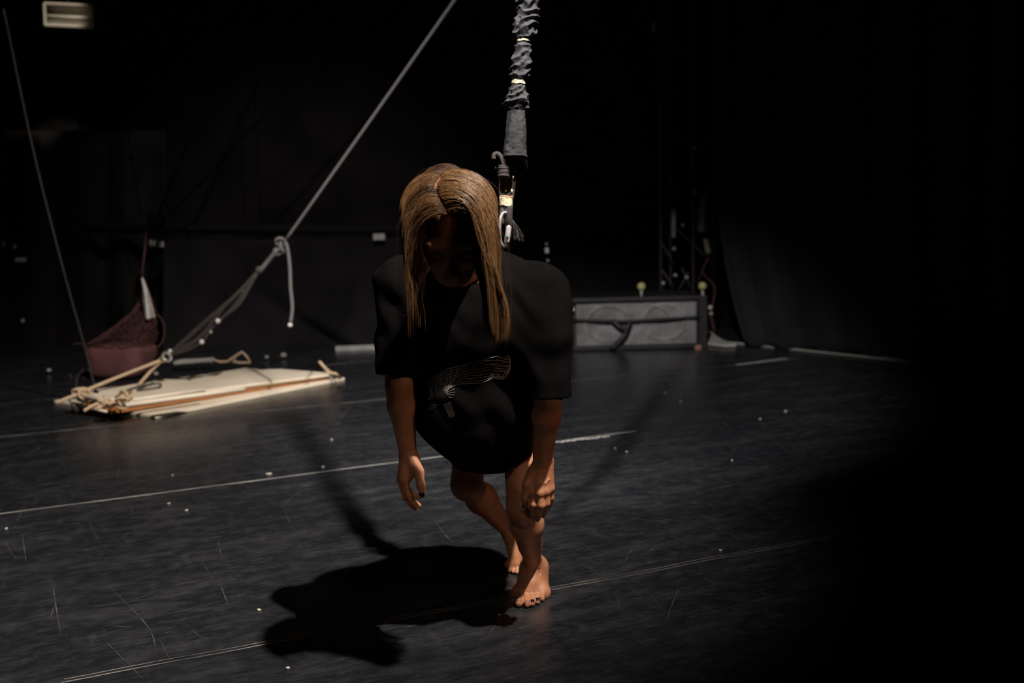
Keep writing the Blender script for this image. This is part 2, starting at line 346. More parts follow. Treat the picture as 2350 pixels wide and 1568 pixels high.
# back wall dressing: low swagged masking cloth under a batten
def cloth(name, f, nu, nv, m, label=None, cat=None, th=.01):
    vs = [f(i / nu, j / nv) for j in range(nv + 1) for i in range(nu + 1)]
    mb = MB().add(vs, [(j * (nu + 1) + i, j * (nu + 1) + i + 1, (j + 1) * (nu + 1) + i + 1, (j + 1) * (nu + 1) + i) for j in range(nv) for i in range(nu)])
    o = mb.build(name, m); s_ = o.modifiers.new('thick', 'SOLIDIFY'); s_.thickness = th
    if label: tag(o, label, cat)
    return o
YW = 9.7
def swag(u, v):
    px = 375 + 545 * u; pt = 552 - 4 * u; e = noise.noise(Vector((u * 5, v * 2, 3)))
    pb = 826 - 30 * u + 6 * sin(u * 9) - 22 * max(0, u - .85) / .15
    py = pt + (pb - pt) * v; fold = .05 * sin((u * 16) + v * 3 + 2 * noise.noise(Vector((u * 3, v * 2, 0)))) * (.3 + v) + .06 * e + .14 * math.exp(-((u - .30 - .5 * v ** 2) ** 2) / .004) * v - .10 * math.exp(-((u - .87 + .1 * v) ** 2) / .003) * v
    return Yp(px, py, YW - .1 + fold - .25 * v * v)
cloth('masking_curtain', swag, 160, 60, VELVET, 'low dark masking curtain swagged along the back wall under the horizontal pipe', 'curtain')
pipe = thing('batten_pipe', 'thick black horizontal pipe across the back wall above the low curtain', 'pipe', Yp(600, 526, YW))
pp = MB(); tube(pp, [Yp(195, 523, YW), Yp(1000, 530, YW)], .045, 14); pp.build('pipe', mat('matt_black_pipe', (.012, .012, .012), .95, spec=.1), pipe)
for x in (215, 600, 985): m_ = MB(); c = Yp(x, 523 + (x - 195) * .009, YW); tube(m_, [c, Vector((c.x, c.y, 6.4))], .004, 6); m_.build('hanging_wire', GAP, pipe)
def lcurt(u, v): return Yp(-260 + 640 * u, 300 + 560 * v, YW + .25 + .06 * sin(u * 34 + 2 * noise.noise(Vector((u * 6, v, 0)))))
cloth('side_curtain', lcurt, 200, 10, WALL, 'flat black drape behind the net sack at the back wall', 'curtain')
# wall-mounted floodlight, top left
fl_ = thing('floodlight', 'cream trough-shaped floodlight housing high on the dark back wall', 'floodlight', Yp(156, 36, 9.4))
Q = lambda px, py, y: Yp(px, py, y)
def trough(u, v):
    x0, x1 = 104 + 106 * u, 0; t = v; y0 = 11 + 5 * u; y1 = 56 + 6 * u + 0; return Q(x0 + 2 * t, y0 + (y1 - y0) * t, 9.42 + .16 * sin(pi * t) ** .6)
vs = [trough(i / 4, j / 24) for j in range(25) for i in range(5)]
o = MB().add(vs, [(j * 5 + i, j * 5 + i + 1, (j + 1) * 5 + i + 1, (j + 1) * 5 + i) for j in range(24) for i in range(4)]).build('reflector', CREAMM, fl_); sm = o.modifiers.new('thick', 'SOLIDIFY'); sm.thickness = .008
fr = MB(); cs = [Q(102, 8, 9.4), Q(210, 13, 9.4), Q(212, 63, 9.4), Q(104, 58, 9.4)]
for a, b in zip(cs, cs[1:] + cs[:1]): tube(fr, [a, b], .014, 6)
fr.build('frame', CREAMM, fl_, smooth=False)
lt = MB(); tube(lt, [Q(106, 37, 9.45), Q(209, 42, 9.45)], .018, 10); lt.build('lamp_tube', CREAMM, fl_)
bk = MB(); tube(bk, [Q(156, 10, 9.5), Q(156, -60, 9.6)], .012, 8); bk.build('bracket', BLACK, fl_)
hs = MB(); c = (cs[0] + cs[2]) / 2; box(hs, c + Vector((0, .22, 0)), .40, .06, .2); hs.build('housing', BLACK, fl_, smooth=False)
# small pale fittings on the wall
def plate(px, py, wpx, hpx, y, label, nm='wall_socket', cat='socket', m=WHITE, group=None):
    c = Yp(px, py, y); s_ = (c - CO).length / FPX; mb = MB(); box(mb, c, wpx * s_, .03, hpx * s_); o = mb.build(nm, m, smooth=False, bevel=.004); return tag(o, label, cat, group)
plate(351, 560, 12, 15, YW - .14, 'left one of the two small pale sockets under the batten pipe, above the net sack'); plate(369, 560, 12, 14, YW - .14, 'right one of the two small pale sockets under the batten pipe')
plate(870, 544, 26, 14, YW - .16, 'small white label plate on the batten pipe near the dancer’s shoulder', 'label_plate', 'label')
plate(48, 596, 22, 8, YW + .19, 'small white tag low on the dark wall at the left edge', 'wall_tag', 'tag'); plate(34, 566, 5, 6, YW + .19, 'tiny pale dot fitting above the white tag at the left edge', 'cable_clip', 'clip')
plate(8, 560, 5, 12, YW + .19, 'tiny yellow marker strip at the extreme left edge of the wall', 'marker_strip', 'marker', m=YEL); plate(53, 736, 5, 7, YW + .19, 'tiny white clip low on the black drape at the left edge', 'cable_clip', 'clip')
plate(1255, 575, 8, 12, 9.6, 'small bright fitting on the dark back wall just right of the dancer’s shoulder', 'wall_fitting', 'fitting'); plate(1254, 560, 5, 5, 9.6, 'faint tiny fitting above the small bright one behind the dancer’s shoulder', 'wall_fitting', 'fitting', m=DUST)
plate(1257, 598, 5, 5, 9.6, 'faint tiny fitting below the small bright one behind the dancer’s shoulder', 'wall_fitting', 'fitting', m=DUST); plate(1500, 62, 6, 18, 9.6, 'small grey bracket high on the back wall near the top of the photo', 'wall_bracket', 'bracket', m=DUST)
# black rigging lines meeting at a pulley cluster on the pipe
hub = Yp(357, 508, 9.3)
for pts, lb, r_ in (([(357, 508), (430, 330), (530, 120), (640, -130)], 'thicker black rigging line rising from the pulley cluster', .012), ([(372, 505), (470, 410), (640, 225), (900, -70)], 'flatter thin black rigging line rising to the right from the pulley cluster', .009), ([(325, 500), (302, 362), (285, 240), (255, -40)], 'near-vertical black rigging line with a knot, rising left of the others', .005)):
    rg = thing('rigging_line', lb, 'rope', Yp(*pts[0], 9.3)); m_ = MB(); tube(m_, spline([Yp(*p, 9.3) for p in pts], 10), r_, 6); m_.build('line', GAP, rg)
    m_ = MB(); kx = {0: (386, 438), 1: (518, 368), 2: (301, 363)}[[.012, .009, .005].index(r_)]; ball(m_, Yp(*kx, 9.3) if r_ != .009 else Yp(455, 425, 9.3), .02 if r_ == .012 else .026, 6); m_.build('knot', GAP, rg)
pc = thing('pulley_block', 'black pulley cluster on the horizontal pipe where the rigging lines meet', 'pulley', hub)
for dx in (-.05, .06): m_ = MB(); ring(m_, hub + Vector((dx, 0, -.0)), (1, .2, 0), .05, .018); m_.build('sheave', GAP, pc)
m_ = MB(); box(m_, hub + Vector((0, 0, -.06)), .16, .06, .09); m_.build('cheek', GAP, pc, smooth=False, bevel=.01)
# suspended black ball knots on the wall
# ---------------- the red net sack ----------------
sk = thing('net_sack', 'dull red net sack gathered to a point over a dusty red bundle', 'sack', Zp(275, 866))
d0 = 7.75
def SK(px, py, dd=0): return P(px, py, d0 + dd)
def rbox(u, v): return None
gx = Grid((-4.2, 6.6, -.02), (-2.2, 8.6, .6), .02)
corn = [Zp(232, 862), Zp(345, 868), Zp(352, 842), Zp(215, 838)]
b0 = Zp(290, 866); 
cA, cB, cC, cD_ = [Vector((v.x, v.y, .045)) for v in (Zp(255, 858, .05), Zp(340, 858, .05), Zp(345, 846, .05), Zp(225, 840, .05))]
m_ = MB(); hgt = .22; ang_ = math.atan2((cB - cA).y, (cB - cA).x); ctr = (cA + cB) / 2 + Vector((-.11, .16, 0))
nn_ = 14; vs = []; fs = []
for i in range(nn_ * 2 + 1):
    ph_ = pi * i / (nn_ * 2) - pi / 2
    for k in range(56):
        a = 2 * pi * k / 56; e = 5.0
        def spw(x, p): return math.copysign(abs(x) ** p, x)
        X_ = .225 * spw(cos(ph_), .45) * spw(cos(a), .4); Y_ = .17 * spw(cos(ph_), .45) * spw(sin(a), .4); Z_ = .135 * spw(sin(ph_), .45)
        w_ = 1 + .05 * noise.noise(Vector((X_ * 8, Y_ * 8, Z_ * 8)))
        vs.append(Vector((ctr.x, ctr.y, .137)) + Matrix.Rotation(ang_, 3, 'Z') @ Vector((X_ * w_ * (1 + .12 * (Z_ / .135)), Y_ * w_, Z_)))
for i in range(nn_ * 2):
    for k in range(56): fs.append((i * 56 + k, i * 56 + (k + 1) % 56, (i + 1) * 56 + (k + 1) % 56, (i + 1) * 56 + k))
m_.add(vs, fs).build('wrapped_bundle', PINK, sk)
apex = SK(326, 628, .25)
basep = []
for k in range(28):
    a = 2 * pi * k / 28; basep.append(Vector((ctr.x, ctr.y, .27)) + Matrix.Rotation(ang_, 3, 'Z') @ Vector((.245 * math.copysign(abs(cos(a)) ** .5, cos(a)), .17 * math.copysign(abs(sin(a)) ** .5, sin(a)), 0)))
m_ = MB(); rows = 18
def netp(k, j):
    t = j / rows; b = basep[k % 28]; w_ = (1 - t) ** 1.9; c = Vector((ctr.x, ctr.y, .27)).lerp(apex, t); off = b - Vector((ctr.x, ctr.y, .27)); return c + off * w_ + Vector((.02 * sin(k * 3 + j), .02 * cos(k + j * 2), 0)) * (1 - t) + Vector((.10 * sin(pi * t), 0, 0))
for k in range(28):
    for dr in (1, -1):
        pts = [netp(int(k + dr * j), j) for j in range(rows + 1)]; tube(m_, pts, .0032, 4)
for j in range(0, rows, 2): tube(m_, [netp(k, j) for k in range(29)], .0030, 4)
m_.build('net', REDNET, sk)
m_ = MB(); tube(m_, [apex, Yp(333, 570, 8.1), Yp(335, 525, 9.4)], .007, 6); m_.build('hanging_cord', REDNET, sk)
for (cx, cy, rx, ry) in ((352, 760, 26, 40), (180, 830, 30, 42)): m_ = MB(); tube(m_, [SK(cx + rx * cos(t), cy + ry * sin(t), .1) for t in np.linspace(-2, 2.4, 22)], .006, 5); m_.build('loose_loop', REDNET, sk)
wc = MB(); wp = [(326, 640), (338, 655), (347, 682), (355, 705), (352, 731), (333, 731), (325, 700), (322, 665)]
vs = [SK(x, y, -.02 + .05 * random.random()) for x, y in wp]; 
NU, NV = 10, 22; vs = []
for j in range(NV + 1):
    t = j / NV; xl = 324 + 8 * t ** .7; xr = 327 + 29 * t ** .8
    for i in range(NU + 1): u = i / NU; vs.append(SK(xl + (xr - xl) * u, 638 + 93 * t + 2 * sin(u * 5), .0 + .035 * sin(u * 9 + t * 2) * t))
wc.add(vs, [(j * (NU + 1) + i, j * (NU + 1) + i + 1, (j + 1) * (NU + 1) + i + 1, (j + 1) * (NU + 1) + i) for j in range(NV) for i in range(NU)])
o = wc.build('cloth_flap', WHITE, sk); o['label'] = 'pale cloth flap'; q = o.modifiers.new('t', 'SOLIDIFY'); q.thickness = .006
# ---------------- plywood stack ----------------
def board(nm, pts, z, th_, m, label, extra=None):
    c = Zp(*pts[0], z); o_ = thing(nm, label, 'board', (sum((Zp(*p, z).x for p in pts)) / len(pts), sum((Zp(*p, z).y for p in pts)) / len(pts), z))
    mb = MB(); prism(mb, [Zp(*p, z) for p in pts], th_); mb.build('panel', m, o_, smooth=False, bevel=.002); return o_
def ZT(px, py, z0, z1): return Zp(px, py, z0 + (z1 - z0) * (px - 180) / 590)
def flatten(pts, i0, i1, i2):          # put every corner on the plane of three of them
    a, n = pts[i0], (pts[i1] - pts[i0]).cross(pts[i2] - pts[i0])
    return [CO + (p - CO) * ((a - CO).dot(n) / (p - CO).dot(n)) for p in pts]
N_, L_, R_ = Zp(357, 954, .02), Zp(124, 919, .02), Zp(791, 867, .02); far = L_ + R_ - N_
gr = 'stacked plywood sheets on the dance floor'
def board3(nm, pts, th_, m, label, z_edge=None):
    cc = sum(pts, Vector()) / len(pts); o_ = thing(nm, label, 'board', cc); o_['group'] = gr; mb = MB(); prism(mb, pts, th_); mb.build('sheet', m, o_, smooth=False, bevel=.002)
    return o_
board3('plywood_sheet', [N_, R_, far, L_], .019, PLY, 'cream plywood sheet lying on the floor, lowest of the stack, its corner nearest the viewer')
z2 = .050; b2 = [ZT(252, 945, .052, .036), ZT(757, 865, .052, .036), ZT(600, 848, .052, .036), ZT(174, 929, .052, .036)]
bo = board3('plywood_sheet', flatten(b2, 0, 1, 3), .017, PLYEDGE, 'brown-edged plywood sheet sandwiched in the stack, second from the bottom')
for p_, q_ in (((174, 929), (245, 945)), ((170, 925), (210, 934))): m_ = MB(); tube(m_, [Zp(*p_, z2 + .005), Zp(*q_, z2 + .005)], .008, 6); m_.build('end_batten', PLY, bo)
z3 = .078; board3('plywood_sheet', flatten([ZT(290, 928, .084, .050), ZT(754, 861, .084, .050), ZT(620, 847, .084, .050), ZT(180, 911, .084, .050)], 0, 1, 3), .014, PLY, 'cream plywood sheet second from the top of the stack')
z4 = .112; tb = board3('plywood_sheet', flatten([ZT(300, 918, .118, .064), ZT(540, 886, .118, .064), ZT(771, 857, .118, .064), ZT(644, 847, .118, .064), ZT(540, 851, .118, .064), ZT(354, 874, .118, .064), ZT(195, 897, .118, .064), ZT(176, 904, .118, .064)], 0, 2, 7), .014, PLY, 'topmost cream plywood sheet of the stack, cords knotted round its end')
# spars tied along the front of the stack
sp_ = thing('tied_spars', 'two pale round spars lying on the edge of the plywood stack, bound with cord', 'spar', Zp(297, 925, .07))
for (a, b, r_) in (((288, 930), (560, 893), .015), ((168, 908), (300, 925), .016), ((282, 922), (470, 895), .013)):
    m_ = MB(); tube(m_, [Zp(*a, z4 + .018), Zp(*b, z4 + .016)], r_, 10); m_.build('spar', PLY, sp_)
# cream suspension ropes
sr = thing('suspension_rope', 'cream rope bridle rising from the plywood stack to the dark tackle', 'rope', Zp(320, 880, z4))
AP = P(372, 826, 6.75)
for a, pts in (('left', [AP, P(270, 866, 6.55), Zp(180, 903, z4 + .02)]), ('right', [AP, P(345, 853, 6.75), Zp(318, 884, z4)])):
    m_ = MB(); tube(m_, spline(pts, 12), .011, 8); m_.build('rope_leg', ROPE, sr)
for c, s_ in (((188, 905), 1.0), ((285, 918), 1.15), ((240, 922), .7)):
    m_ = MB(); cc = Zp(*c, z4 + .03)
    for k in range(7): ring(m_, cc + Vector((random.uniform(-.03, .03), random.uniform(-.02, .02), random.uniform(-.02, .02))), (random.random() - .5, random.random() - .5, random.random() - .5 + .1), .038 * s_ * random.uniform(.7, 1.1), .0085, 14, 6)
    tube(m_, spline([cc, cc + Vector((-.06 * s_, -.05, -.01)), cc + Vector((-.12 * s_, -.10, -.035))], 8), .010, 6); m_.build('knot', ROPE, sr)
m_ = MB(); ball(m_, AP, .022, 8); m_.build('eye_knot', ROPE, sr)
lr = thing('lashing_rope', 'cream rope lashing at the far right tip of the plywood stack', 'rope', Zp(765, 860, z4))
m_ = MB(); tube(m_, spline([P(733, 830, 7.35), P(752, 850, 7.3), Zp(778, 868, .06)], 8), .011, 8); m_.build('rope_leg', ROPE, lr)
for q in range(3): m_ = MB(); tube(m_, spline([Zp(745 + 9 * q, 853 + q, z4 + .02), Zp(756 + 8 * q, 857 + q, z4 + .03), Zp(768 + 7 * q, 868, .05)], 8), .008, 8); m_.build('strand', ROPE, lr)
bc = thing('black_cord', 'thin black cord lying in a curl on the topmost plywood sheet', 'cord', Zp(330, 890, z4)); m_ = MB()
tube(m_, spline([Zp(*p, z4 + .006) for p in ((255, 925), (270, 908), (300, 893), (330, 885), (365, 880), (368, 887), (345, 892), (315, 895), (352, 878))], 40), .006, 6); m_.build('strand', STRAP, bc)
# dark hoist line, top left to the stack
hl = thing('hoist_line', 'long thin dark line running down to a black knot on the plywood stack', 'rope', Zp(222, 915, .05))
m_ = MB(); tube(m_, spline([P(8, 20, 5.6), P(75, 340, 5.9), P(140, 600, 6.15), P(195, 800, 6.4), P(222, 908, 6.45)], 40), .0068, 6); m_.build('line', HOIST, hl)
m_ = MB(); tube(m_, spline([P(219, 898, 6.45), P(224, 912, 6.4), P(232, 928, 6.35)], 8), lambda t: .012 + .012 * sin(pi * t), 8); m_.build('knot', BLACK, hl)
m_ = MB(); tube(m_, spline([P(176, 902, 6.5), P(176, 868, 6.5), P(190, 851, 6.5), P(203, 850, 6.5), P(212, 856, 6.5)], 16), .007, 6); m_.build('loop', HOIST, hl)
# grey rope from above down to the stack's tackle
D1, D2, D3 = 6.0, 6.35, 6.72
gp = thing('grey_rope', 'grey rope slanting down from above to a big knot, its free end hanging', 'rope', P(650, 560, D2))
m_ = MB(); tube(m_, spline([P(1075, -45, D1 - .3), P(860, 262, D1 + .05), P(655, 552, D2)], 30), .0105, 8); m_.build('line', GREYROPE, gp)
m_ = MB()
for k, (x, y, s_) in enumerate(((644, 556, .030), (640, 566, .032), (645, 572, .030), (638, 576, .026), (650, 562, .03))): ring(m_, P(x, y, D2 + .01 * k), (sin(k * 2), cos(k), .6 * cos(k * 2)), s_, .011, 16, 6)
m_.build('knot', GREYROPE, gp)
m_ = MB(); tube(m_, spline([P(652, 554, D2), P(659, 566, D2), P(665, 610, D2), P(667, 660, D2), P(671, 705, D2), P(667, 742, D2)], 30), .012, 8); m_.build('free_end', GREYROPE, gp)
m_ = MB(); ball(m_, P(666, 746, D2), .016, 8); o = m_.build('whipping', WHITE, gp); o['label'] = 'white taped tip'
m_ = MB(); tube(m_, spline([P(638, 572, D2), P(615, 600, D2 + .05), P(597, 622, D2 + .07)], 8), .016, 8); m_.build('doubled_line', GREYROPE, gp)
tk = thing('tackle_straps', 'dark straps and tackle running from the grey rope knot down to the bridle', 'tackle', P(597, 622, D2))
m_ = MB(); ball(m_, P(595, 620, D2 + .07), .026, 8); m_.build('shackle', STRAP, tk)
for pts, r_ in (([(595, 622), (540, 680), (470, 740), (420, 785), (382, 820)], .016), ([(592, 626), (548, 690), (500, 740), (440, 790), (385, 818)], .012), ([(590, 628), (552, 695), (520, 722), (498, 738)], .010), ([(560, 665), (520, 700), (455, 775), (395, 808)], .010), ([(500, 738), (478, 765), (463, 785), (430, 803), (400, 812)], .009)):
    m_ = MB(); tube(m_, spline([P(x, y, D2 + .07 + (595 - x) / 215 * (D3 - D2)) for x, y in pts], 24), r_, 6); m_.build('strap', STRAP, tk)
for (x, y, s_) in ((500, 737, .017), (463, 785, .017), (390, 806, .014), (484, 762, .010)):
    m_ = MB(); ball(m_, P(x, y, D2 + .03 + (595 - x) / 215 * (D3 - D2)), s_, 7); o = m_.build('buckle', WHITE if s_ > .011 else STEEL, tk)
m_ = MB(); ring(m_, P(383, 819, D3 - .02), (.2, 1, .3), .03, .010); m_.build('ring', STEEL, tk)
# bundle of cord and bent wire behind the stack
cb = thing('rope_hank', 'pale wound hank of cord lying on the floor behind the plywood stack', 'rope', Zp(440, 836))
cz = lambda px, py: P(px, py, 8.05)
m_ = MB(); hx = [cz(402 + t * 86, 833 - t * 7 + 3 * sin(t * 90)) + Vector((0, .05 * cos(t * 90), .02 * sin(t * 90))) for t in np.linspace(0, 1, 170)]; tube(m_, hx, .010, 5); m_.build('winding', DUST, cb)
m_ = MB(); tube(m_, spline([cz(402, 836), cz(420, 830), cz(488, 828)], 8), .020, 7); m_.build('core', DUST, cb)
wr = thing('bent_cord', 'stiff pale cord bent into a triangle lying behind the plywood stack', 'cord', Zp(540, 835)); m_ = MB()
tube(m_, [cz(x, y) for x, y in ((488, 826), (505, 831), (522, 830), (540, 818), (556, 808), (566, 818), (575, 832), (550, 833), (533, 830), (541, 825))], .010, 6); m_.build('strand', ROPE, wr)
for x, y, lb in ((651, 816, 'small round pale object on the dark floor edge under the low curtain'), (612, 820, 'tiny dull object left of the round pale one under the low curtain'), (112, 850, 'small pale object on the dark floor left of the net sack'), (358, 858, 'small pale pebble-like object between the net sack and the plywood stack')):
    m_ = MB(); c = P(x, y, 8.4 if x > 400 else 7.6); c.z = max(.02, min(c.z, .05)) if False else c.z; ball(m_, Zp(x, y, .03) , .028 if x in (651,) else .018, 7, (1, 1, .8)); tag(m_.build('floor_debris', DUST), lb, 'debris')
flat_line(Zp(750, 838), Zp(860, 828), .05, SCUFF, z=.0015, name='floor_tape')
sl_ = MB(); box(sl_, (Zp(830, 806) + Zp(900, 797)) / 2 + Vector((0, 0, .02)), .75, .05, .04, math.atan2(.12, 1)); tag(sl_.build('floor_strip', DUST, smooth=False), 'pale strip at the foot of the low curtain beside the dancer’s sleeve', 'strip')

# ---------------- loudspeaker cabinet ----------------
base = Zp(1462, 803); spk = thing('loudspeaker_cabinet', 'wide scuffed grey-fronted loudspeaker cabinet standing on the floor at the back', 'loudspeaker', base)
yb = base.y; xl = Zp(1317, 803).x; xr = Zp(1604, 800).x; zt = Yp(1460, 682, yb).z; W_ = xr - xl; cx = (xl + xr) / 2; dep = .62
m_ = MB(); box(m_, (cx, yb + dep / 2 + .03, zt / 2 + .01), W_ + .03, dep, zt - .02); m_.build('cabinet', BLACK, spk, smooth=False, bevel=.008)
# concave grille front with the two cone rings showing through
m_ = MB(); NU, NV = 96, 40; vs = []
for j in range(NV + 1):
    for i in range(NU + 1):
        u, v = i / NU, j / NV; x = xl + .02 + (W_ - .04) * u; z = .045 + (zt - .085) * v; h = 0
        for c_ in (.27, .73):
            r_ = math.hypot((u - c_) * W_, (v - .5) * zt); h += .010 * math.exp(-((r_ - .19) / .012) ** 2) - .018 * math.exp(-(r_ / .12) ** 2)
        vs.append(Vector((x, yb + .012 - h + .004 * noise.noise(Vector((u * 9, v * 5, 0))), z)))
m_.add(vs, [(j * (NU + 1) + i, j * (NU + 1) + i + 1, (j + 1) * (NU + 1) + i + 1, (j + 1) * (NU + 1) + i) for j in range(NV) for i in range(NU)]); gl = m_.build('grille', GRILLE, spk)
for z, h_ in ((zt - .018, .030), (.022, .034)): m_ = MB(); box(m_, (cx, yb - .004, z), W_ + .03, .05, h_); m_.build('frame_rail', BLACK, spk, smooth=False, bevel=.004)
m_ = MB(); box(m_, (xr + .035, yb + .05, zt / 2), .07, .16, zt); m_.build('side_cheek', BLACK, spk, smooth=False, bevel=.005)
for c_, a0, a1 in ((.27, 2.6, 3.9), (.73, -.5, .6), (.27, 1.9, 2.5), (.6, .3, 1.3)):
    m_ = MB(); tube(m_, [Vector((xl + c_ * W_ + .20 * cos(t), yb - .004, zt * .5 + .155 * sin(t))) for t in np.linspace(a0, a1, 12)], .0045, 5); m_.build('cone_ring', DUST, spk)
m_ = MB(); zs = Yp(1460, 733, yb).z
for dz_, th_ in ((0, .022),): tube(m_, spline([Vector((xl - .01, yb - .02, zs + .01)), Vector((xl + .3, yb - .03, zs - .005)), Vector((xl + .45, yb - .03, zs - .012)), Vector((xl + .8, yb - .025, zs + .0)), Vector((xr + .02, yb - .02, zs + .008))], 20), .013, 6)
m_.build('strap', BLACK, spk)
m_ = MB(); tube(m_, spline([Yp(1405, 735, yb - .03), Yp(1425, 752, yb - .05), Yp(1440, 757, yb - .05), Yp(1425, 780, yb - .06), Yp(1403, 803, yb - .05)], 16), .022, 6); m_.build('strap_tail', BLACK, spk)
m_ = MB(); tube(m_, spline([Yp(1447, 738, yb - .04), Yp(1441, 750, yb - .06), Yp(1432, 765, yb - .06)], 8), .020, 6); m_.build('strap_buckle', BLACK, spk)
m_ = MB(); ball(m_, Yp(1315, 711, yb - .03), .016, 7); m_.build('catch', WHITE, spk)
m_ = MB(); box(m_, Yp(1601, 797, yb - .03), .05, .03, .035); o = m_.build('corner_guard', mat('copper_tape', (.45, .2, .12), .5), spk, smooth=False)
for (px, py, st, lb) in ((1472, 658, [(1472, 666), (1472, 682)], 'pale yellow ball on a short stem standing on top of the loudspeaker cabinet'), (1612, 657, [(1612, 667), (1613, 680), (1606, 690), (1600, 691)], 'pale yellow ball on a bent stem at the right corner of the loudspeaker cabinet')):
    t = thing('foam_ball', lb, 'ball', Yp(px, py, yb + .02)); m_ = MB(); ball(m_, Yp(px, py, yb + .02), .036, 10); m_.build('ball', YEL, t); m_ = MB(); tube(m_, [Yp(*q, yb + .02) for q in st], .011, 7); m_.build('stem', DUST, t)
# ---------------- back corner rigging behind the cabinet ----------------
ys = 9.5
tower = thing('rigging_tower', 'dark slender metal truss tower standing behind the loudspeaker cabinet', 'truss', (Yp(1570, 700, ys).x, ys, 0))
for x in (1517, 1545, 1591, 1638):
    m_ = MB(); b_ = Yp(x, 700, ys); tube(m_, [Vector((b_.x, ys + (.15 if x in (1545,) else 0), .0)), Vector((b_.x, ys + (.15 if x in (1545,) else 0), 4.6))], .013, 8); m_.build('upright', STRAP if x != 1638 else BLACK, tower)
for a, b in (((1520, 560), (1545, 605)), ((1565, 615), (1585, 660)), ((1558, 665), (1580, 625)), ((1520, 620), (1545, 660)), ((1591, 560), (1638, 610)), ((1638, 560), (1600, 650)), ((1545, 520), (1591, 560)), ((1517, 300), (1591, 330)), ((1517, 100), (1591, 130))):
    m_ = MB(); tube(m_, [Yp(*a, ys), Yp(*b, ys)], .008, 6); m_.build('brace', STRAP, tower)
for (x, y) in ((1547, 571), (1550, 632), (1576, 637), (1522, 650), (1594, 340), (1594, 440), (1567, 517)):
    m_ = MB(); ball(m_, Yp(x, y, ys - .03), .017, 6); m_.build('clamp', DUST, tower)
m_ = MB(); tube(m_, [Yp(1546, 480, ys - .05), Yp(1546, 545, ys - .05)], .021, 10); tag(m_.build('pale_tube', DUST), 'short pale tube strapped upright on the truss tower', 'tube')
def rag(u, v): return Yp(1600 + 22 * u + 3 * (1 - v), 437 + 95 * v + 30 * (1 - u) * (1 - v), ys - .08 + .04 * sin(u * 8 + v))
cloth('hanging_cloth', rag, 14, 20, mat('grey_cloth', (.20, .20, .185), .9), 'narrow grey cloth hanging from the right-hand upright of the truss tower', 'cloth')
m_ = MB(); tube(m_, spline([Yp(1619, 548, ys - .1), Yp(1622, 565, ys - .1), Yp(1626, 582, ys - .1)], 6), .024, 8); tag(m_.build('yellow_cuff', mat('dull_yellow', (.32, .29, .14), .8)), 'dull yellow cuff hanging below the narrow grey cloth', 'cuff')
m_ = MB(); tube(m_, spline([Yp(1628, 590, ys - .1), Yp(1612, 625, ys - .1), Yp(1640, 660, ys - .1), Yp(1632, 720, ys - .1), Yp(1640, 760, ys - .15)], 20), .009, 6); tag(m_.build('hanging_cable', REDNET), 'thin reddish cable dangling beside the truss tower to the floor', 'cable')
for (x, y, s_, lb) in ((1624, 706, .022, 'small white plug hanging beside the right end of the loudspeaker cabinet'), (1626, 720, .018, 'greyish plug hanging just below the small white plug'), (1622, 792, .014, 'tiny pale clip on the floor right of the loudspeaker cabinet')):
    m_ = MB(); ball(m_, Yp(x + (6 if s_ > .015 else 0), y, 9.4 if s_ > .015 else 8.7), s_, 7); tag(m_.build('cable_plug', WHITE if s_ > .02 else DUST), lb, 'plug')
# ---------------- right-hand curtain ----------------
pts_c = [Zp(1640, 790), Zp(1860, 808), Zp(2165, 846), Zp(2420, 888)]
def rc(u, v):
    k = u * 3; i = min(int(k), 2); b = pts_c[i].lerp(pts_c[i + 1], k - i) + Vector((.04, .10, 0)); z = 5.6 * (1 - v) + .015
    n = Vector((-.4, -.9, 0)); f_ = .07 * sin(u * 46 + 1.5 * noise.noise(Vector((u * 4, v, 0)))) + .06 * noise.noise(Vector((u * 12, v * 1.5, 1)))
    sweep = .35 * max(0, (v - .72) / .28) ** 2          # lower edge is dragged sideways
    d = (pts_c[3] - pts_c[0]).normalized(); return b + Vector((0, 0, z)) + n * f_ * (1 - .3 * v) + d * sweep * (1 - u)
cloth('stage_curtain', rc, 260, 60, VELVET, 'tall dark stage curtain in soft folds along the right-hand side', 'curtain')
m_ = MB(); a, b = Zp(1650, 788), Zp(2165, 842)
vs = []; n = 40
for i in range(n + 1):
    t = i / n; p = Zp(1650 + 515 * t, 787 + 54 * t + 2 * t * t); w_ = .035 + .12 * max(0, t - .55) / .45; d = Vector((-.35, -.94, 0)); vs += [p + Vector((0, 0, .006)), p + d * -w_ + Vector((0, 0, .010))]
m_.add(vs, [(2 * i, 2 * i + 1, 2 * i + 3, 2 * i + 2) for i in range(n)]); o = m_.build('floor_batten', mat('dusty_batten', (.40, .39, .36), .8, nscale=6), smooth=False); q = o.modifiers.new('t', 'SOLIDIFY'); q.thickness = .006; tag(o, 'long pale batten on the floor along the foot of the right-hand curtain', 'batten')
m_ = MB(); fp = [(1620, 786), (1622, 765), (1632, 758), (1642, 768), (1660, 780), (1690, 790), (1660, 791)]
prism(m_, [Zp(x, y, .03) for x, y in fp], .025); tag(m_.build('folded_cloth', mat('pale_cloth', (.34, .34, .32), .9), smooth=False, bevel=.008), 'crumpled pale cloth on the floor at the corner right of the loudspeaker cabinet', 'cloth')
m_ = MB(); tube(m_, [Zp(2090, 832, .03) + Vector((.05 * cos(t * 5) + t * .5, .04 * sin(t * 5), .02 + .03 * abs(sin(t * 7)))) for t in np.linspace(0, 1, 30)], .008, 6); tag(m_.build('cable_coil', mat('brown_cable', (.10, .055, .03), .7)), 'tangled brown cable lying on the batten at the foot of the right-hand curtain', 'cable')
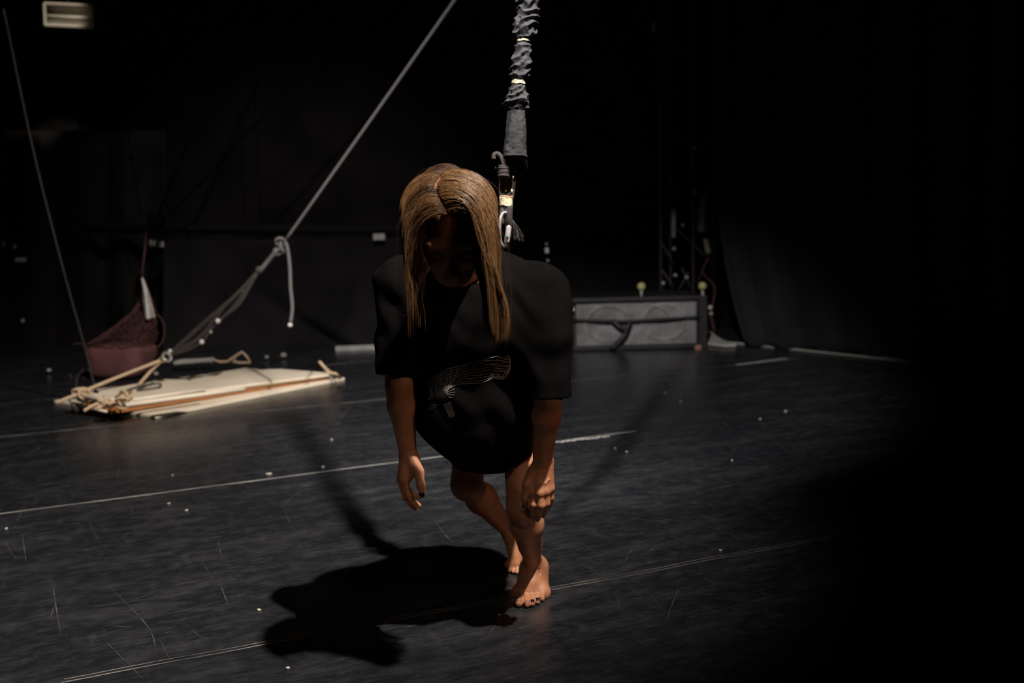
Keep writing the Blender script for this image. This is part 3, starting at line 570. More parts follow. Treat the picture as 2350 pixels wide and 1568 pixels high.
# ---------------- the dancer ----------------
dancer = thing('person', 'barefoot long-haired person in an oversized black t-shirt, leaning forward from a bungee cord', 'person', Zp(1200, 1340))
SR = P(914, 652, 2.62); SL = P(1245, 668, 2.62)             # shoulders (her right is on the photo's left)
ER = P(916, 885, 2.64); WR = P(936, 1040, 2.70)
EL = P(1258, 905, 2.58); WL = P(1244, 1068, 2.71)
HIPR = Vector((-.10, 3.03, .69)); HIPL = Vector((.05, 3.01, .70))
KR = P(1070, 1112, 3.08); AR = P(1172, 1222, 3.33)
KL = P(1199, 1160, 2.835); AL = P(1225, 1299, 3.12)
NECK = P(1066, 606, 2.60); HC = P(1034, 518, 2.33)
th = R(41); roll = R(4)
fw = Vector((.03, -cos(th), -sin(th))).normalized(); upv = Vector((0.0, -sin(th), cos(th))); sd = upv.cross(fw).normalized() * -1
sd = fw.cross(upv).normalized(); sd = sd if sd.x > 0 else -sd; upv = (sd.cross(fw)).normalized(); upv = upv if upv.z > 0 else -upv
HM = np.array([list(sd), list(fw), list(upv)]).T             # head axes: x side, y face, z crown
def H(x, y, z): return HC + sd * x + fw * y + upv * z
G = Grid((-.44, 2.12, -.01), (.26, 3.56, 1.34), .0027)
g = G
# pelvis, belly, chest, back
g.ell((-.025, 2.99, .72), (.150, .11, .12), k=.03)
g.cone((-.04, 2.96, .76), (-.09, 2.80, .90), .115, .125, .04)
g.cone((-.14, 2.70, .96), (-.07, 2.72, .95), .125, .125, .04)
g.cone(SR + Vector((.05, .03, 0)), SL + Vector((-.05, .03, 0)), .055, .055, .04)
# neck and head
g.cone(NECK + Vector((0, .03, -.0)), H(0, -.03, -.07), .062, .056, .03)
g.ell(H(0, -.012, .022), (.077, .098, .098), HM, .01)         # cranium
g.ell(H(0, .035, -.035), (.062, .062, .085), HM, .03)         # face
g.ell(H(0, .058, -.105), (.030, .030, .024), HM, .03)         # chin
g.cone(H(-.05, .0, -.06), H(-.02, .05, -.105), .020, .018, .03); g.cone(H(.05, .0, -.06), H(.02, .05, -.105), .020, .018, .03)
g.cone(H(-.045, .078, .012), H(.045, .078, .012), .013, .013, .02)   # brow
for s_ in (-1, 1):
    g.ell(H(s_ * .032, .098, -.008), (.018, .014, .012), HM, .012, 'cut')   # eye sockets
    g.ell(H(s_ * .032, .080, -.009), (.0125, .0125, .0115), HM, .003)       # eyeball and lid
    g.cone(H(s_ * .022, .0925, -.010), H(s_ * .042, .088, -.011), .0022, .0018, .002, 'cut')
    g.ell(H(s_ * .045, .068, -.040), (.022, .020, .018), HM, .02)           # cheek
    g.ell(H(s_ * .078, -.006, -.018), (.009, .018, .030), HM, .006)         # ear
    g.ell(H(s_ * .086, .000, -.014), (.006, .009, .017), HM, .004, 'cut')
    g.ell(H(s_ * .009, .106, -.050), (.008, .009, .007), HM, .006)          # nostril wing
g.cone(H(0, .088, .0), H(0, .116, -.043), .007, .009, .012)                  # nose
for s_ in (-1, 1): g.ell(H(s_ * .006, .110, -.056), (.003, .004, .004), HM, .002, 'cut')
g.cone(H(-.016, .096, -.072), H(.016, .096, -.072), .006, .006, .006); g.cone(H(-.013, .094, -.082), H(.013, .094, -.082), .0068, .0068, .006)
g.cone(H(-.020, .104, -.0765), H(.020, .104, -.0765), .0018, .0018, .002, 'cut')
# arms
g.cone(SR, SR.lerp(ER, .4), .050, .043, .03); g.cone(SR.lerp(ER, .3), ER, .043, .034, .03)
g.cone(ER, ER.lerp(WR, .28), .034, .036, .02); g.cone(ER.lerp(WR, .28), WR, .0355, .0235, .02)
g.cone(SL, SL.lerp(EL, .4), .050, .043, .03); g.cone(SL.lerp(EL, .3), EL, .043, .034, .03)
g.cone(EL, EL.lerp(WL, .3), .034, .0355, .02); g.cone(EL.lerp(WL, .3), WL, .035, .0255, .02)
g.ell(P(1263, 1058, 2.715), (.010, .010, .012), k=.012)         # ulna bump
# legs: rear (her right)
g.cone(HIPR, HIPR.lerp(KR, .5), .088, .068, .03); g.cone(HIPR.lerp(KR, .5), KR, .068, .045, .02)
g.ell(KR + Vector((0, -.018, -.002)), (.030, .030, .036), k=.02)
g.cone(KR, KR.lerp(AR, .33) + Vector((0, .006, .006)), .040, .045, .03); g.cone(KR.lerp(AR, .33) + Vector((0, .006, .006)), AR, .045, .025, .03)
RT = Zp(1192, 1304, .014); RB = Zp(1186, 1292, .03); HR = AR + Vector((.0, .035, -.015))
g.cone(AR, HR, .026, .023, .015); g.cone(HR, RB + Vector((0, .03, 0)), .022, .020, .02); g.cone(AR, RB, .026, .022, .02)
g.cone(RB + Vector((-.026, 0, -.005)), RB + Vector((.028, .006, -.006)), .016, .014, .015)
for i, (dx, dy, r_) in enumerate(((.030, -.030, .011), (.014, -.036, .009), (.0, -.034, .0085), (-.012, -.028, .008), (-.024, -.018, .008))):
    g.cone(RB + Vector((dx * .9, -.006, -.008)), Vector((RB.x + dx * 1.05, RB.y + dy, .010)), r_, r_ * .85, .003)
# legs: front (her left)
g.cone(HIPL, HIPL.lerp(KL, .5), .092, .074, .03); g.cone(HIPL.lerp(KL, .5), KL, .071, .045, .02)
g.ell(KL + Vector((-.004, -.018, -.004)), (.030, .030, .037), k=.02)
C1 = KL.lerp(AL, .30)
g.cone(KL, C1, .040, .042, .02); g.cone(C1, AL, .042, .0255, .03)
g.cone(C1 + Vector((.010, .022, .0)), KL.lerp(AL, .62) + Vector((0, .014, 0)), .036, .026, .03)
HL = P(1226, 1308, 3.19); HL.z = .030
g.cone(AL, HL, .028, .028, .02)
g.ell(AL + Vector((-.024, .0, .004)), (.011, .013, .013), k=.012); g.ell(AL + Vector((.027, .004, -.004)), (.010, .012, .012), k=.012)
BB = Zp(1190, 1361, .020); BM = Zp(1215, 1360, .022); BO = Zp(1246, 1361, .016)
g.cone(AL, BM.lerp(AL, .35), .030, .030, .03)
g.cone(AL + Vector((0, .01, -.01)), BB, .030, .0165, .03); g.cone(AL + Vector((0, .01, -.012)), BM, .030, .018, .03); g.cone(AL + Vector((.01, .02, -.02)), BO, .026, .0145, .03)
g.cone(BB, BO, .017, .0145, .02); g.cone(HL, BO, .026, .015, .03)
TOES = []
for (px, py, r_, b_, t_) in ((1191.5, 1387, .0125, (1192, 1366), .0), (1210, 1391, .0092, (1206, 1367), 0), (1222, 1388.5, .0088, (1219, 1367), 0), (1233.5, 1384, .0084, (1232, 1366), 0), (1244.5, 1377.5, .0080, (1245, 1364), 0)):
    t = Zp(px, py - 3, r_ + .002); b0 = Zp(*b_, .018); m_ = b0.lerp(t, .55); m_.z = .0215
    g.cone(b0, m_, r_ * 1.0, r_ * .88, .004); g.cone(m_, t, r_ * .88, r_, .004); TOES.append((m_, t, r_))
# ankle creases
for q in range(3):
    y0 = 1306 + q * 5
    pts = [P(x, y0 + (x - 1225) * -.10 + abs(x - 1225) * .05, 3.085 - .0 * q) for x in (1208, 1218, 1230, 1241)]
    for a_, b_ in zip(pts, pts[1:]): g.cone(a_ + Vector((0, -.006, 0)), b_ + Vector((0, -.006, 0)), .0022, .0022, .004, 'cut')
# hand hanging free (her right), seen from its thumb side
def chain(pts, rs, k): 
    for i in range(len(pts) - 1): g.cone(pts[i], pts[i + 1], rs[i], rs[i + 1], k)
KN = [(925, 1101, 2.675), (920, 1099, 2.697), (920, 1096, 2.717), (923, 1090, 2.736)]
for i, kn in enumerate(KN):
    g.cone(WR + Vector((-.004 + .0, -.010 + .014 * i, -.012)), P(*kn), .0175, .0130 - .0008 * i, .012)
g.cone(WR + Vector((.010, .0, -.02)), P(936, 1088, 2.705), .018, .016, .014)
FR = [[(925, 1101, 2.675), (938, 1137, 2.672), (948, 1153, 2.676), (957, 1163, 2.682)],
      [(920, 1101, 2.697), (932, 1141, 2.692), (943, 1157, 2.696), (954, 1168, 2.702)],
      [(920, 1098, 2.717), (933, 1137, 2.714), (948, 1152, 2.718), (962, 1160, 2.722)],
      [(923, 1092, 2.736), (936, 1124, 2.734), (949, 1136, 2.737), (961, 1142, 2.742)]]
for i, f_ in enumerate(FR):
    sc = (1, 1.02, .96, .85)[i]; chain([P(*q) for q in f_], [.0112 * sc, .0095 * sc, .0085 * sc, .0073 * sc], .0028)
    for q in (1,): g.ell(P(*f_[q]), (.0100 * sc,) * 3, k=.004)
TH1 = [(944, 1052, 2.690), (961, 1084, 2.665), (966, 1114, 2.655), (969, 1135, 2.655)]
chain([P(*q) for q in TH1], [.020, .0135, .0108, .0092], .008); g.cone(P(944, 1056, 2.69), P(932, 1098, 2.680), .019, .012, .014)
g.cone(P(958, 1078, 2.675), P(936, 1096, 2.685), .010, .010, .012)
# hand on the knee (her left)
dz = .035
KN2 = [(1225, 1130, 2.672 + dz), (1240, 1131, 2.660 + dz), (1253, 1127, 2.663 + dz), (1263, 1120, 2.676 + dz)]
for i, kn in enumerate(KN2):
    a_ = P(1232 + i * 7.5, 1075, 2.712); g.cone(a_, P(*kn), .0195, (.0140, .0140, .0130, .0120)[i], .008)
    g.ell(P(kn[0], kn[1] + 1, kn[2] - .003), (.0125, .0125, .0125), k=.005)
FL = [[(1225, 1131, 2.672 + dz), (1224, 1158, 2.668 + dz), (1224, 1178, 2.688 + dz), (1223, 1190, 2.705 + dz)],
      [(1240, 1132, 2.660 + dz), (1242, 1160, 2.660 + dz), (1238, 1181, 2.685 + dz), (1233, 1193, 2.708 + dz)],
      [(1253, 1128, 2.663 + dz), (1255, 1155, 2.668 + dz), (1251, 1173, 2.692 + dz), (1246, 1184, 2.716 + dz)],
      [(1263, 1121, 2.676 + dz), (1265, 1143, 2.684 + dz), (1262, 1158, 2.704 + dz), (1257, 1168, 2.724 + dz)]]
for i, f_ in enumerate(FL):
    sc = (1, 1.0, .95, .84)[i]; chain([P(*q) for q in f_], [.0108 * sc, .0098 * sc, .0088 * sc, .0075 * sc], .0022)
    g.ell(P(*f_[1]), (.0102 * sc,) * 3, k=.004)
TH2 = [(1224, 1084, 2.715), (1209, 1113, 2.700), (1204, 1142, 2.712), (1205, 1162, 2.728)]
chain([P(*q) for q in TH2], [.018, .0130, .0100, .0086], .006); g.cone(P(1226, 1090, 2.71), P(1216, 1112, 2.705), .014, .008, .010)
# tendons and a vein on its back
for (x, y) in ((1225, 1131), (1240, 1131), (1253, 1127)):
    kx = P(x, y - 8, 2.682 + dz - .012); g.cone(kx, P(1242 + (x - 1240) * .4, 1082, 2.688), .0032, .0022, .006)
chain([P(1262, 1100, 2.690), P(1252, 1110, 2.686), P(1240, 1108, 2.688), P(1232, 1113, 2.690)], [.0022] * 4, .004)
V, F = G.mesh(); body = npmesh('body', V, F, SKIN, dancer); del V, F, G.D

# nails
def nail(c, tip_dir, nrm, w_, l_, m):
    t = tip_dir.normalized(); n = (nrm - t * nrm.dot(t)).normalized(); s_ = t.cross(n); vs = []; K = 8
    for j in range(5):
        for i in range(K + 1):
            a = (i / K - .5) * 1.9; v = (j / 4 - .5); ww = w_ * (1 - .25 * max(0, v * 2) ** 3)
            vs.append(c + s_ * sin(a) * ww * .62 + t * v * l_ + n * (cos(a) - .8) * w_ * .45)
    f = [(j * (K + 1) + i, j * (K + 1) + i + 1, (j + 1) * (K + 1) + i + 1, (j + 1) * (K + 1) + i) for j in range(4) for i in range(K)]
    o = MB().add(vs, f).build('nail', m, dancer); sl = o.modifiers.new('thick', 'SOLIDIFY'); sl.thickness = .0006; sl.offset = 1; return o
CV = Vector((0, -1, .12))
a_, b_ = P(*TH1[2]), P(*TH1[3]); o = nail(b_ + Vector((0, -.0088, .001)), b_ - a_, CV, .0125, .0125, POLISH); o['label'] = 'dark painted thumbnail with bare cuticle edge'
a_, b_ = P(*TH2[2]), P(*TH2[3]); nail(b_ + Vector((-.001, -.0085, .001)), b_ - a_, CV, .0115, .012, POLISH)
for (m_, t, r_) in TOES:
    nail(t + Vector((0, -.001, r_ * .93)), t - m_ + Vector((0, -.01, -.004)), Vector((0, -.35, 1)), r_ * 1.35, r_ * 1.3, NAIL if r_ > .009 else POLISH)

# black shorts under the shirt
g = Grid((-.22, 2.82, .42), (.18, 3.28, .90), .005)
g.ell((-.025, 2.99, .72), (.160, .120, .130), k=.03)
g.cone(HIPR, HIPR.lerp(KR, .42), .103, .086, .03); g.cone(HIPL, HIPL.lerp(KL, .42), .105, .088, .03)
q1 = HIPR.lerp(KR, .40); q2 = HIPL.lerp(KL, .40)
g.cyl(q1, q1 + (KR - HIPR).normalized() * .2, .13); g.cyl(q2, q2 + (KL - HIPL).normalized() * .2, .13)
V, F = g.mesh(); npmesh('shorts', V, F, SHIRT, dancer)

# t-shirt: a loose shell over the body with open sleeves and hem
g = Grid((-.46, 2.36, .40), (.30, 3.30, 1.20), .0036)
SRo = SR + Vector((.01, .01, 0)); SLo = SL + Vector((-.005, .01, 0)); E1 = P(903, 905, 2.62); E2 = P(1270, 960, 2.58)
g.cone(SRo, SLo, .070, .068, .03)
g.ell(P(1085, 640, 2.74), (.17, .10, .085), k=.05)
g.cone(P(1066, 622, 2.63), P(1100, 640, 2.72), .082, .09, .03)
g.cone(SRo, E1, .066, .047, .03); g.cone(SLo, E2, .066, .047, .03)
g.cone(SLo + Vector((-.01, 0, 0)), P(1262, 780, 2.60), .070, .060, .03)
g.cone(P(1040, 735, 2.66), P(1115, 735, 2.66), .150, .150, .05)
g.ell(P(1082, 895, 2.73), (.180, .15, .20), k=.05)
g.ell(P(1111, 985, 2.85), (.128, .13, .138), k=.05)
g.ell(P(1150, 960, 2.88), (.105, .12, .15), k=.05)
g.cone((-.03, 2.93, .76), (-.03, 3.00, .70), .145, .13, .05)
# folds
X = g.lo[0] + g.h * np.arange(g.n[0])[:, None, None]; Y = g.lo[1] + g.h * np.arange(g.n[1])[None, :, None]; Z = g.lo[2] + g.h * np.arange(g.n[2])[None, None, :]
X = X.astype(np.float32); Y = Y.astype(np.float32); Z = Z.astype(np.float32)
fold = np.sin(X * 62 + Z * 9 + 2.2 * np.sin(Z * 13 + Y * 4)) * .0032 + np.sin(X * 38 - Y * 30 + Z * 42 + 1.8 * np.sin(X * 21)) * .0028 + np.sin(Z * 75 + X * 30 + 2 * np.sin(X * 34 + Y * 17)) * .0016
D = g.D + fold; del fold
gx_, gy_, gz_ = np.gradient(g.D, g.h); gm = np.clip(np.sqrt(gx_ ** 2 + gy_ ** 2 + gz_ ** 2), .5, 2.5); del gx_, gy_, gz_; D = D / gm; del gm
T = .0065
D = np.where(D < .02, np.maximum(D, -(D + T)), D).astype(np.float32); g.D = D
def cutdir(a, b): return a + (b - a).normalized() * .25
c0 = SRo.lerp(E1, .82); g.cyl(c0, cutdir(c0, E1 + Vector((0, 0, -.1))), .085, .003)
c0 = SLo.lerp(E2, .845); g.cyl(c0, cutdir(c0, E2 + Vector((0, 0, -.1))), .085, .003)
# neck opening
nd = (HC - NECK).normalized(); c0 = NECK + nd * .005; g.cyl(c0, c0 + nd * .16, .078, .003)
# hem: tilted plane, higher at the back
pl = P(1110, 1088, 2.80); nn = np.array((0, .42, -1.)); nn /= np.linalg.norm(nn)
hp = (X - pl.x) * nn[0] + (Y - pl.y) * nn[1] + (Z - pl.z) * nn[2]
g.D = np.where((X > -.24) & (X < .165), np.maximum(g.D, hp), g.D).astype(np.float32)
V, F = g.mesh(); shirt = npmesh('t_shirt', V, F, SHIRT, dancer); bvh = BVHTree.FromPolygons(V.tolist(), F.tolist()); del X, Y, Z, D, g.D, hp

# the white line drawing printed on the shirt
pm = MB()
def pcurve(pts, r=.0007, n=None):
    out = []; n = n or max(6, int(sum((Vector(b) - Vector(a)).length for a, b in zip(pts, pts[1:])) / 4))
    for p in spline([Vector((x, y, 0)) for x, y in pts], n):
        hit = bvh.ray_cast(CO, ray(p.x, p.y).normalized())
        if hit[0] is None or (out and (hit[0] - out[-1]).length > .05): 
            if len(out) > 1: tube(pm, out, r, 4)
            out = []; continue
        out.append(hit[0] - ray(p.x, p.y).normalized() * .0006)
    if len(out) > 1: tube(pm, out, r, 4)
def c3(x, y): return (930 + x / 8.71, 800 + y / 8.71)
top = [(105, 780), (250, 690), (480, 650), (700, 480), (900, 390), (1150, 340), (1350, 270), (1600, 215), (1840, 160), (1960, 200), (2060, 155), (2100, 260)]
bot = [(230, 1110), (380, 1090), (540, 980), (700, 950), (820, 880), (880, 800), (1000, 740), (1160, 700), (1400, 700), (1640, 650), (1740, 590), (1950, 600), (2100, 380)]
T_ = spline([Vector((*c3(*p), 0)) for p in top], 60); B_ = spline([Vector((*c3(*p), 0)) for p in bot], 60)
for k, f_ in enumerate((0, .13, .27, .40, .53, .66, .78, .9, 1)):
    pts = [(a.x * (1 - f_) + b.x * f_, a.y * (1 - f_) + b.y * f_ + .8 * sin(i * .9 + k)) for i, (a, b) in enumerate(zip(T_, B_))][::3]
    pcurve(pts, .0005 if k not in (0, 8) else .0007)
for i in range(1, 27, 1):
    a, b = T_[i], B_[i]; pcurve([(a.x + 2 * sin(i), a.y), ((a.x + b.x) / 2 + 2 * cos(i * 2), (a.y + b.y) / 2), (b.x, b.y)], .0004)
pcurve([c3(*p) for p in [(1800, 165), (1860, 160), (1900, 190)]], .0009)
pcurve([c3(*p) for p in [(1970, 210), (2050, 155), (2085, 190), (2100, 280), (2095, 380), (2075, 470), (1965, 620)]], .0011)
for l_ in [[(1730, 530), (1830, 505), (1865, 515), (1900, 560), (1950, 590), (1990, 470), (2060, 430), (2090, 360)], [(1720, 600), (1840, 570), (1880, 600), (1965, 620)], [(1730, 530), (1745, 590)], [(1830, 505), (1850, 575)], [(1850, 515), (1870, 590)], [(1880, 540), (1900, 600)], [(1990, 470), (2030, 530)], [(2045, 440), (2070, 480)], [(1950, 540), (1965, 620)], [(1975, 210), (2085, 215)],
           [(1560, 240), (1840, 238), (2030, 270), (2090, 268)], [(1680, 320), (1850, 330), (2000, 355), (2090, 358)], [(1780, 390), (1860, 400), (1950, 440)], [(1770, 460), (1880, 448), (2000, 460)]]:
    pcurve([c3(*p) for p in l_], .0009)
for a_ in np.linspace(0, 2 * pi, 19)[:-1]:       # web round the trunk top
    pcurve([c3(740 + 30 * cos(a_), 900 + 22 * sin(a_)), c3(740 + 150 * cos(a_ + .1), 890 + 110 * sin(a_)), c3(740 + 260 * cos(a_), 870 + 180 * sin(a_))], .0005)
for q in range(3): pcurve([c3(740 + (30 + 40 * q) * cos(t), 900 + (22 + 28 * q) * sin(t)) for t in np.linspace(0, 2 * pi, 14)], .0006)
for i in range(5): pcurve([c3(690 + i * 26, 900 + 8 * i), c3(830 - i * 12, 880 + 14 * i)], .0007)
for i in range(6): f_ = i / 5; pcurve([c3(760 + 130 * f_, 1120 - 60 * f_), c3(890 + 105 * f_, 1380 - 30 * f_)], .0007)
for i in range(13): f_ = i / 12; pcurve([c3(770 + 125 * f_, 1120 + 260 * f_), c3(890 + 105 * f_, 1060 + 290 * f_)], .0005)
for l_ in [[(430, 1190), (500, 1140), (620, 1120), (600, 1170), (520, 1210), (460, 1230), (430, 1190)], [(460, 1185), (560, 1160)], [(200, 1130), (320, 1125), (400, 1100)], [(260, 1170), (340, 1180), (400, 1140)]]:
    pcurve([c3(*p) for p in l_], .0006)
pr = pm.build('printed_drawing', PRINT, dancer); pr['label'] = 'white line drawing printed on the shirt front'

# ---------------- hair ----------------
HMi = np.linalg.inv(HM)
ELC = np.array([0, -.010, .022]); ELR = np.array([.083, .106, .106])
def tolocal(p): return HMi @ (np.array(p) - np.array(HC))
down = HMi @ np.array([0, 0, -1.0]); verts = []; faces = []; tone = []
def part_x(v): return float(np.interp(v, [0, .2, .38, .56, .8, 1], [.002, -.018, -.026, -.012, .040, .05]))
NS = 6400; NP = 26
clumps = {}
ZR = P(1140, 772, 2.3).z; ZL = P(960, 765, 2.3).z
for i in range(NS + 55):
    fly = i >= NS
    side = -1 if rng.random() < .40 else 1
    if rng.random() < .70:
        v = rng.random(); ang = R(43) + v * R(112); sx = part_x(v) / .083 + side * (abs(rng.normal(0, .38)) + .03)
    else:
        ang = R(rng.uniform(5, 160)); sx = side * rng.uniform(.62, .97); v = min(1, max(0, (ang - R(43)) / R(112)))
    sx = float(np.clip(sx, -.97, .97))
    cr_ = math.sqrt(max(0, 1 - sx * sx)); p = ELC + ELR * np.array([sx, cr_ * cos(ang), cr_ * sin(ang)])
    lift = rng.random() * .007; q = (p - ELC) / ELR; n = q / ELR; n /= np.linalg.norm(n)
    fr_ = max(0, 1 - v / .3)
    d = np.array([side * 1.0, .05 - .35 * fr_ * (side > 0), .15 + .35 * fr_]) + n * (.05 + .25 * (v < .35)); 
    sw = min(1, max(0, (abs(sx) - .45) / .35)); d = d * (1 - sw) + (down * 1.0 + n * .10) * sw; d /= np.linalg.norm(d)
    zl = (ZR if side > 0 else ZL) + (abs(rng.normal(0, .025)) if rng.random() < .75 else rng.random() * .14) - .012
    if side < 0 and rng.random() < .985: zl += rng.uniform(.08, .27)
    ck = (side, int(v * 8), int(abs(sx) * 5), int(ang * 2.5))
    if ck not in clumps: clumps[ck] = (rng.normal(0, .5), rng.normal(0, 1, 3), rng.random(), rng.random())
    cl = clumps[ck]; zl += .07 * cl[2] ** 2; step = .0125; pts = [p + n * .0]; ph = rng.random() * 6
    x = p.copy(); lx = side * (.082 + (.058 if side > 0 else .022) * cl[3] + .012 * rng.random())
    for s_ in range(90):
        q = (x - ELC) / ELR; r_ = np.linalg.norm(q); n = q / ELR; n /= np.linalg.norm(n)
        t = min(1, s_ / 30)
        d = d + down * (.16 + .42 * t) + cl[1] * .012
        tgt = 1 + (lift + .007 * min(1, s_ / 5)) / .10
        if r_ < tgt:
            dn = d @ n
            if dn < 0: d = d - n * dn * 1.0
            x = ELC + (x - ELC) * (1 + (tgt - r_) * .6)
            lat = np.array([side * .30, .02, 0]); lat -= n * (lat @ n); d = d + lat * max(0, 1 - t * 1.6)
        elif not fly:
            zz = HC.z - ((HM @ x)[2] + HC.z); lim = .098 + (abs(lx) - .098) * min(1, max(0, (zz + .0) / .16)); ex = side * x[0] - lim
            if ex > 0: d = d - np.array([side * min(.45, ex * 16), 0, 0])
            elif s_ > 12 and ex < -.028: d = d + np.array([side * .22, 0, 0])
            on = d @ n
            if on > .3 and r_ < 1.3: d = d - n * (on - .3)
        if x[2] < -.02 and side * x[0] < .062 and x[1] > .02: d = d + np.array([side * .40, -.05, 0])
        d = d + np.array([sin(ph + s_ * .7), cos(ph * 2 + s_ * .6), sin(ph * 3 + s_ * .5)]) * (.035 if not fly else .12)
        d /= np.linalg.norm(d); x = x + d * step; pts.append(x.copy())
        if (HM @ x)[2] + HC.z < zl and s_ > 6: break
        if fly and s_ > 34: break
    pts = np.array(pts); ti = np.linspace(0, len(pts) - 1, NP + 1); pts = np.stack([np.interp(ti, np.arange(len(pts)), pts[:, c_]) for c_ in range(3)], 1)
    verts.append(pts); tone.append((cl[2] * .75 + rng.random() * .25, fly, side, ck))
# draw strands of one lock together towards the tips
cent = {}
ZB = np.linspace(HC.z - .35, HC.z + .02, 24)
for p, t in zip(verts, tone):
    if t[1]: continue
    pw = (HM @ p.T).T + np.array(HC); k0 = int(np.argmax(pw[:, 2])); lo = pw[k0:][::-1]
    xs = np.interp(ZB, lo[:, 2], lo[:, 0]); ysx = np.interp(ZB, lo[:, 2], lo[:, 1]); w_ = (ZB > lo[0, 2] - .01) * 1.0 + .01
    c_ = cent.setdefault(t[3], np.zeros((3, 24))); c_ += np.stack([xs * w_, ysx * w_, w_])
W = np.linspace(0, 1, NP + 1)[:, None]
VV = []; FF = []; TT = []; o = 0; i0 = np.arange(NP)
def strand(pw, r_, tn):
    global o
    tg = np.gradient(pw, axis=0); tg /= np.linalg.norm(tg, axis=1)[:, None]
    a = np.cross(tg, [0.3, 1, .2]); a /= np.linalg.norm(a, axis=1)[:, None]; b = np.cross(tg, a)
    for k in range(3):
        an = 2 * pi * k / 3; VV.append(pw + (a * cos(an) + b * sin(an)) * r_)
    for k in range(3):
        k2 = (k + 1) % 3; FF.append(np.stack([o + k * (NP + 1) + i0, o + k2 * (NP + 1) + i0, o + k2 * (NP + 1) + i0 + 1, o + k * (NP + 1) + i0 + 1], 1))
    o += 3 * (NP + 1); TT.append(np.full(3 * (NP + 1), tn))
for p, t in zip(verts, tone):
    pw = (HM @ p.T).T + np.array(HC)
    if not t[1]:
        c_ = cent[t[3]]; m_ = c_[:2] / c_[2]; w_ = np.clip((HC.z - pw[:, 2]) / .24, 0, 1) ** .9 * .60 * (1 - .3 * W[:, 0])
        pw[:, 0] += (np.interp(pw[:, 2], ZB, m_[0]) - pw[:, 0]) * w_; pw[:, 1] += (np.interp(pw[:, 2], ZB, m_[1]) - pw[:, 1]) * w_
    if t[1]: strand(pw, .00018 * (1 - .75 * W ** 3), t[0]); continue
    for q in range(3):                      # fine hairs of one lock lie side by side
        of = rng.normal(0, .0016, 3) * (q > 0); wv = rng.normal(0, .0011, 3); ph = rng.random() * 6
        cut = max(.35, 1 - (q > 0) * abs(rng.normal(0, .05))); ti = np.linspace(0, NP * cut, NP + 1)
        pq = np.stack([np.interp(ti, np.arange(NP + 1), pw[:, c]) for c in range(3)], 1)
        pq = pq + of * (1 - .3 * W) + wv * np.sin(W * 7 + ph) * W
        strand(pq, .00042 * (1 - .8 * W ** 3), t[0] + rng.normal(0, .10))
hair = npmesh('hair', np.concatenate(VV), np.concatenate(FF), HAIR, dancer, np.concatenate(TT)); hair['kind'] = 'stuff'; hair['label'] = 'long straight dark blonde hair parted down the crown'
# ---------------- bungee cord with its cotton sleeve ----------------
bg = thing('bungee_cord', 'thick bungee cord in a scrunched dark cotton sleeve tied with cream bands', 'bungee', P(1163, 560, 2.78))
def prof(table, y):
    for (a, ra), (b, rb) in zip(table, table[1:]):
        if a <= y <= b: t = (y - a) / (b - a); t = t * t * (3 - 2 * t); return ra + (rb - ra) * t
    return table[-1][1]
axis = [(-1100, 1330, 2.84), (-680, 1286, 2.80), (-460, 1262, 2.76), (-60, 1222, 2.72), (20, 1212, 2.72), (90, 1201, 2.72), (130, 1198, 2.725), (188, 1190, 2.73), (235, 1186, 2.74), (300, 1184, 2.75), (362, 1181, 2.77)]
rad = [(-1600, 26), (-400, 24), (-300, 28), (-160, 24), (-40, 27), (0, 28), (30, 25), (55, 27), (78, 26), (88, 21), (92, 13.5), (97, 14), (110, 19), (150, 23), (175, 22), (184, 17), (189, 13.5), (195, 15), (205, 19), (222, 24), (238, 31), (248, 28), (256, 21), (290, 22.5), (330, 25), (350, 27), (362, 29), (366, 28)]
ys_ = np.concatenate([np.arange(-1100, -20, 4.0), np.arange(-20, 363, 1.0)]); vs = []; M_ = 88
def axp(y):
    for a, b in zip(axis, axis[1:]):
        if a[0] <= y <= b[0]: t = (y - a[0]) / (b[0] - a[0]); return a[1] + (b[1] - a[1]) * t, a[2] + (b[2] - a[2]) * t
    return axis[-1][1], axis[-1][2]
for j, y in enumerate(ys_):
    px, d = axp(y); r_ = prof(rad, y) / FPX * d; c = P(px, y, d)
    smooth_part = 1 if y > 252 else 0
    for k in range(M_):
        a = 2 * pi * k / M_; nx, ny = cos(a), sin(a)
        wy = y * .15 + 1.1 * nx + 1.2 * ny + 2.4 * noise.noise(Vector((nx * 1.3, ny * 1.3, y * .022))); ridge = 1 - abs(sin(wy)) 
        n2 = noise.noise(Vector((nx * 2.2, ny * 2.2, y * .06 + 9))); n3 = noise.noise(Vector((nx * 3, ny * 3, y * .14)))
        am = min(1, max(.15, (prof(rad, y) - 13) / 8))
        if smooth_part: disp = .10 * n2 + .05 * n3 + .05 * sin(a * 5 + y * .02)
        else: disp = (.38 * (ridge - .45) + .18 * n2 + .12 * n3) * am
        vs.append(c + (Vector((1, 0, 0)) * nx + Vector((0, 1, -.1)) * ny) * r_ * (1 + disp * .75) + Vector((0, 0, .0012 * ridge)))
n_ = len(ys_); fs = [(j * M_ + k, (j + 1) * M_ + k, (j + 1) * M_ + (k + 1) % M_, j * M_ + (k + 1) % M_) for j in range(n_ - 1) for k in range(M_)]
o = MB().add(vs, fs).build('cotton_sleeve', WRAP, bg); q = o.modifiers.new('t', 'SOLIDIFY'); q.thickness = .0015
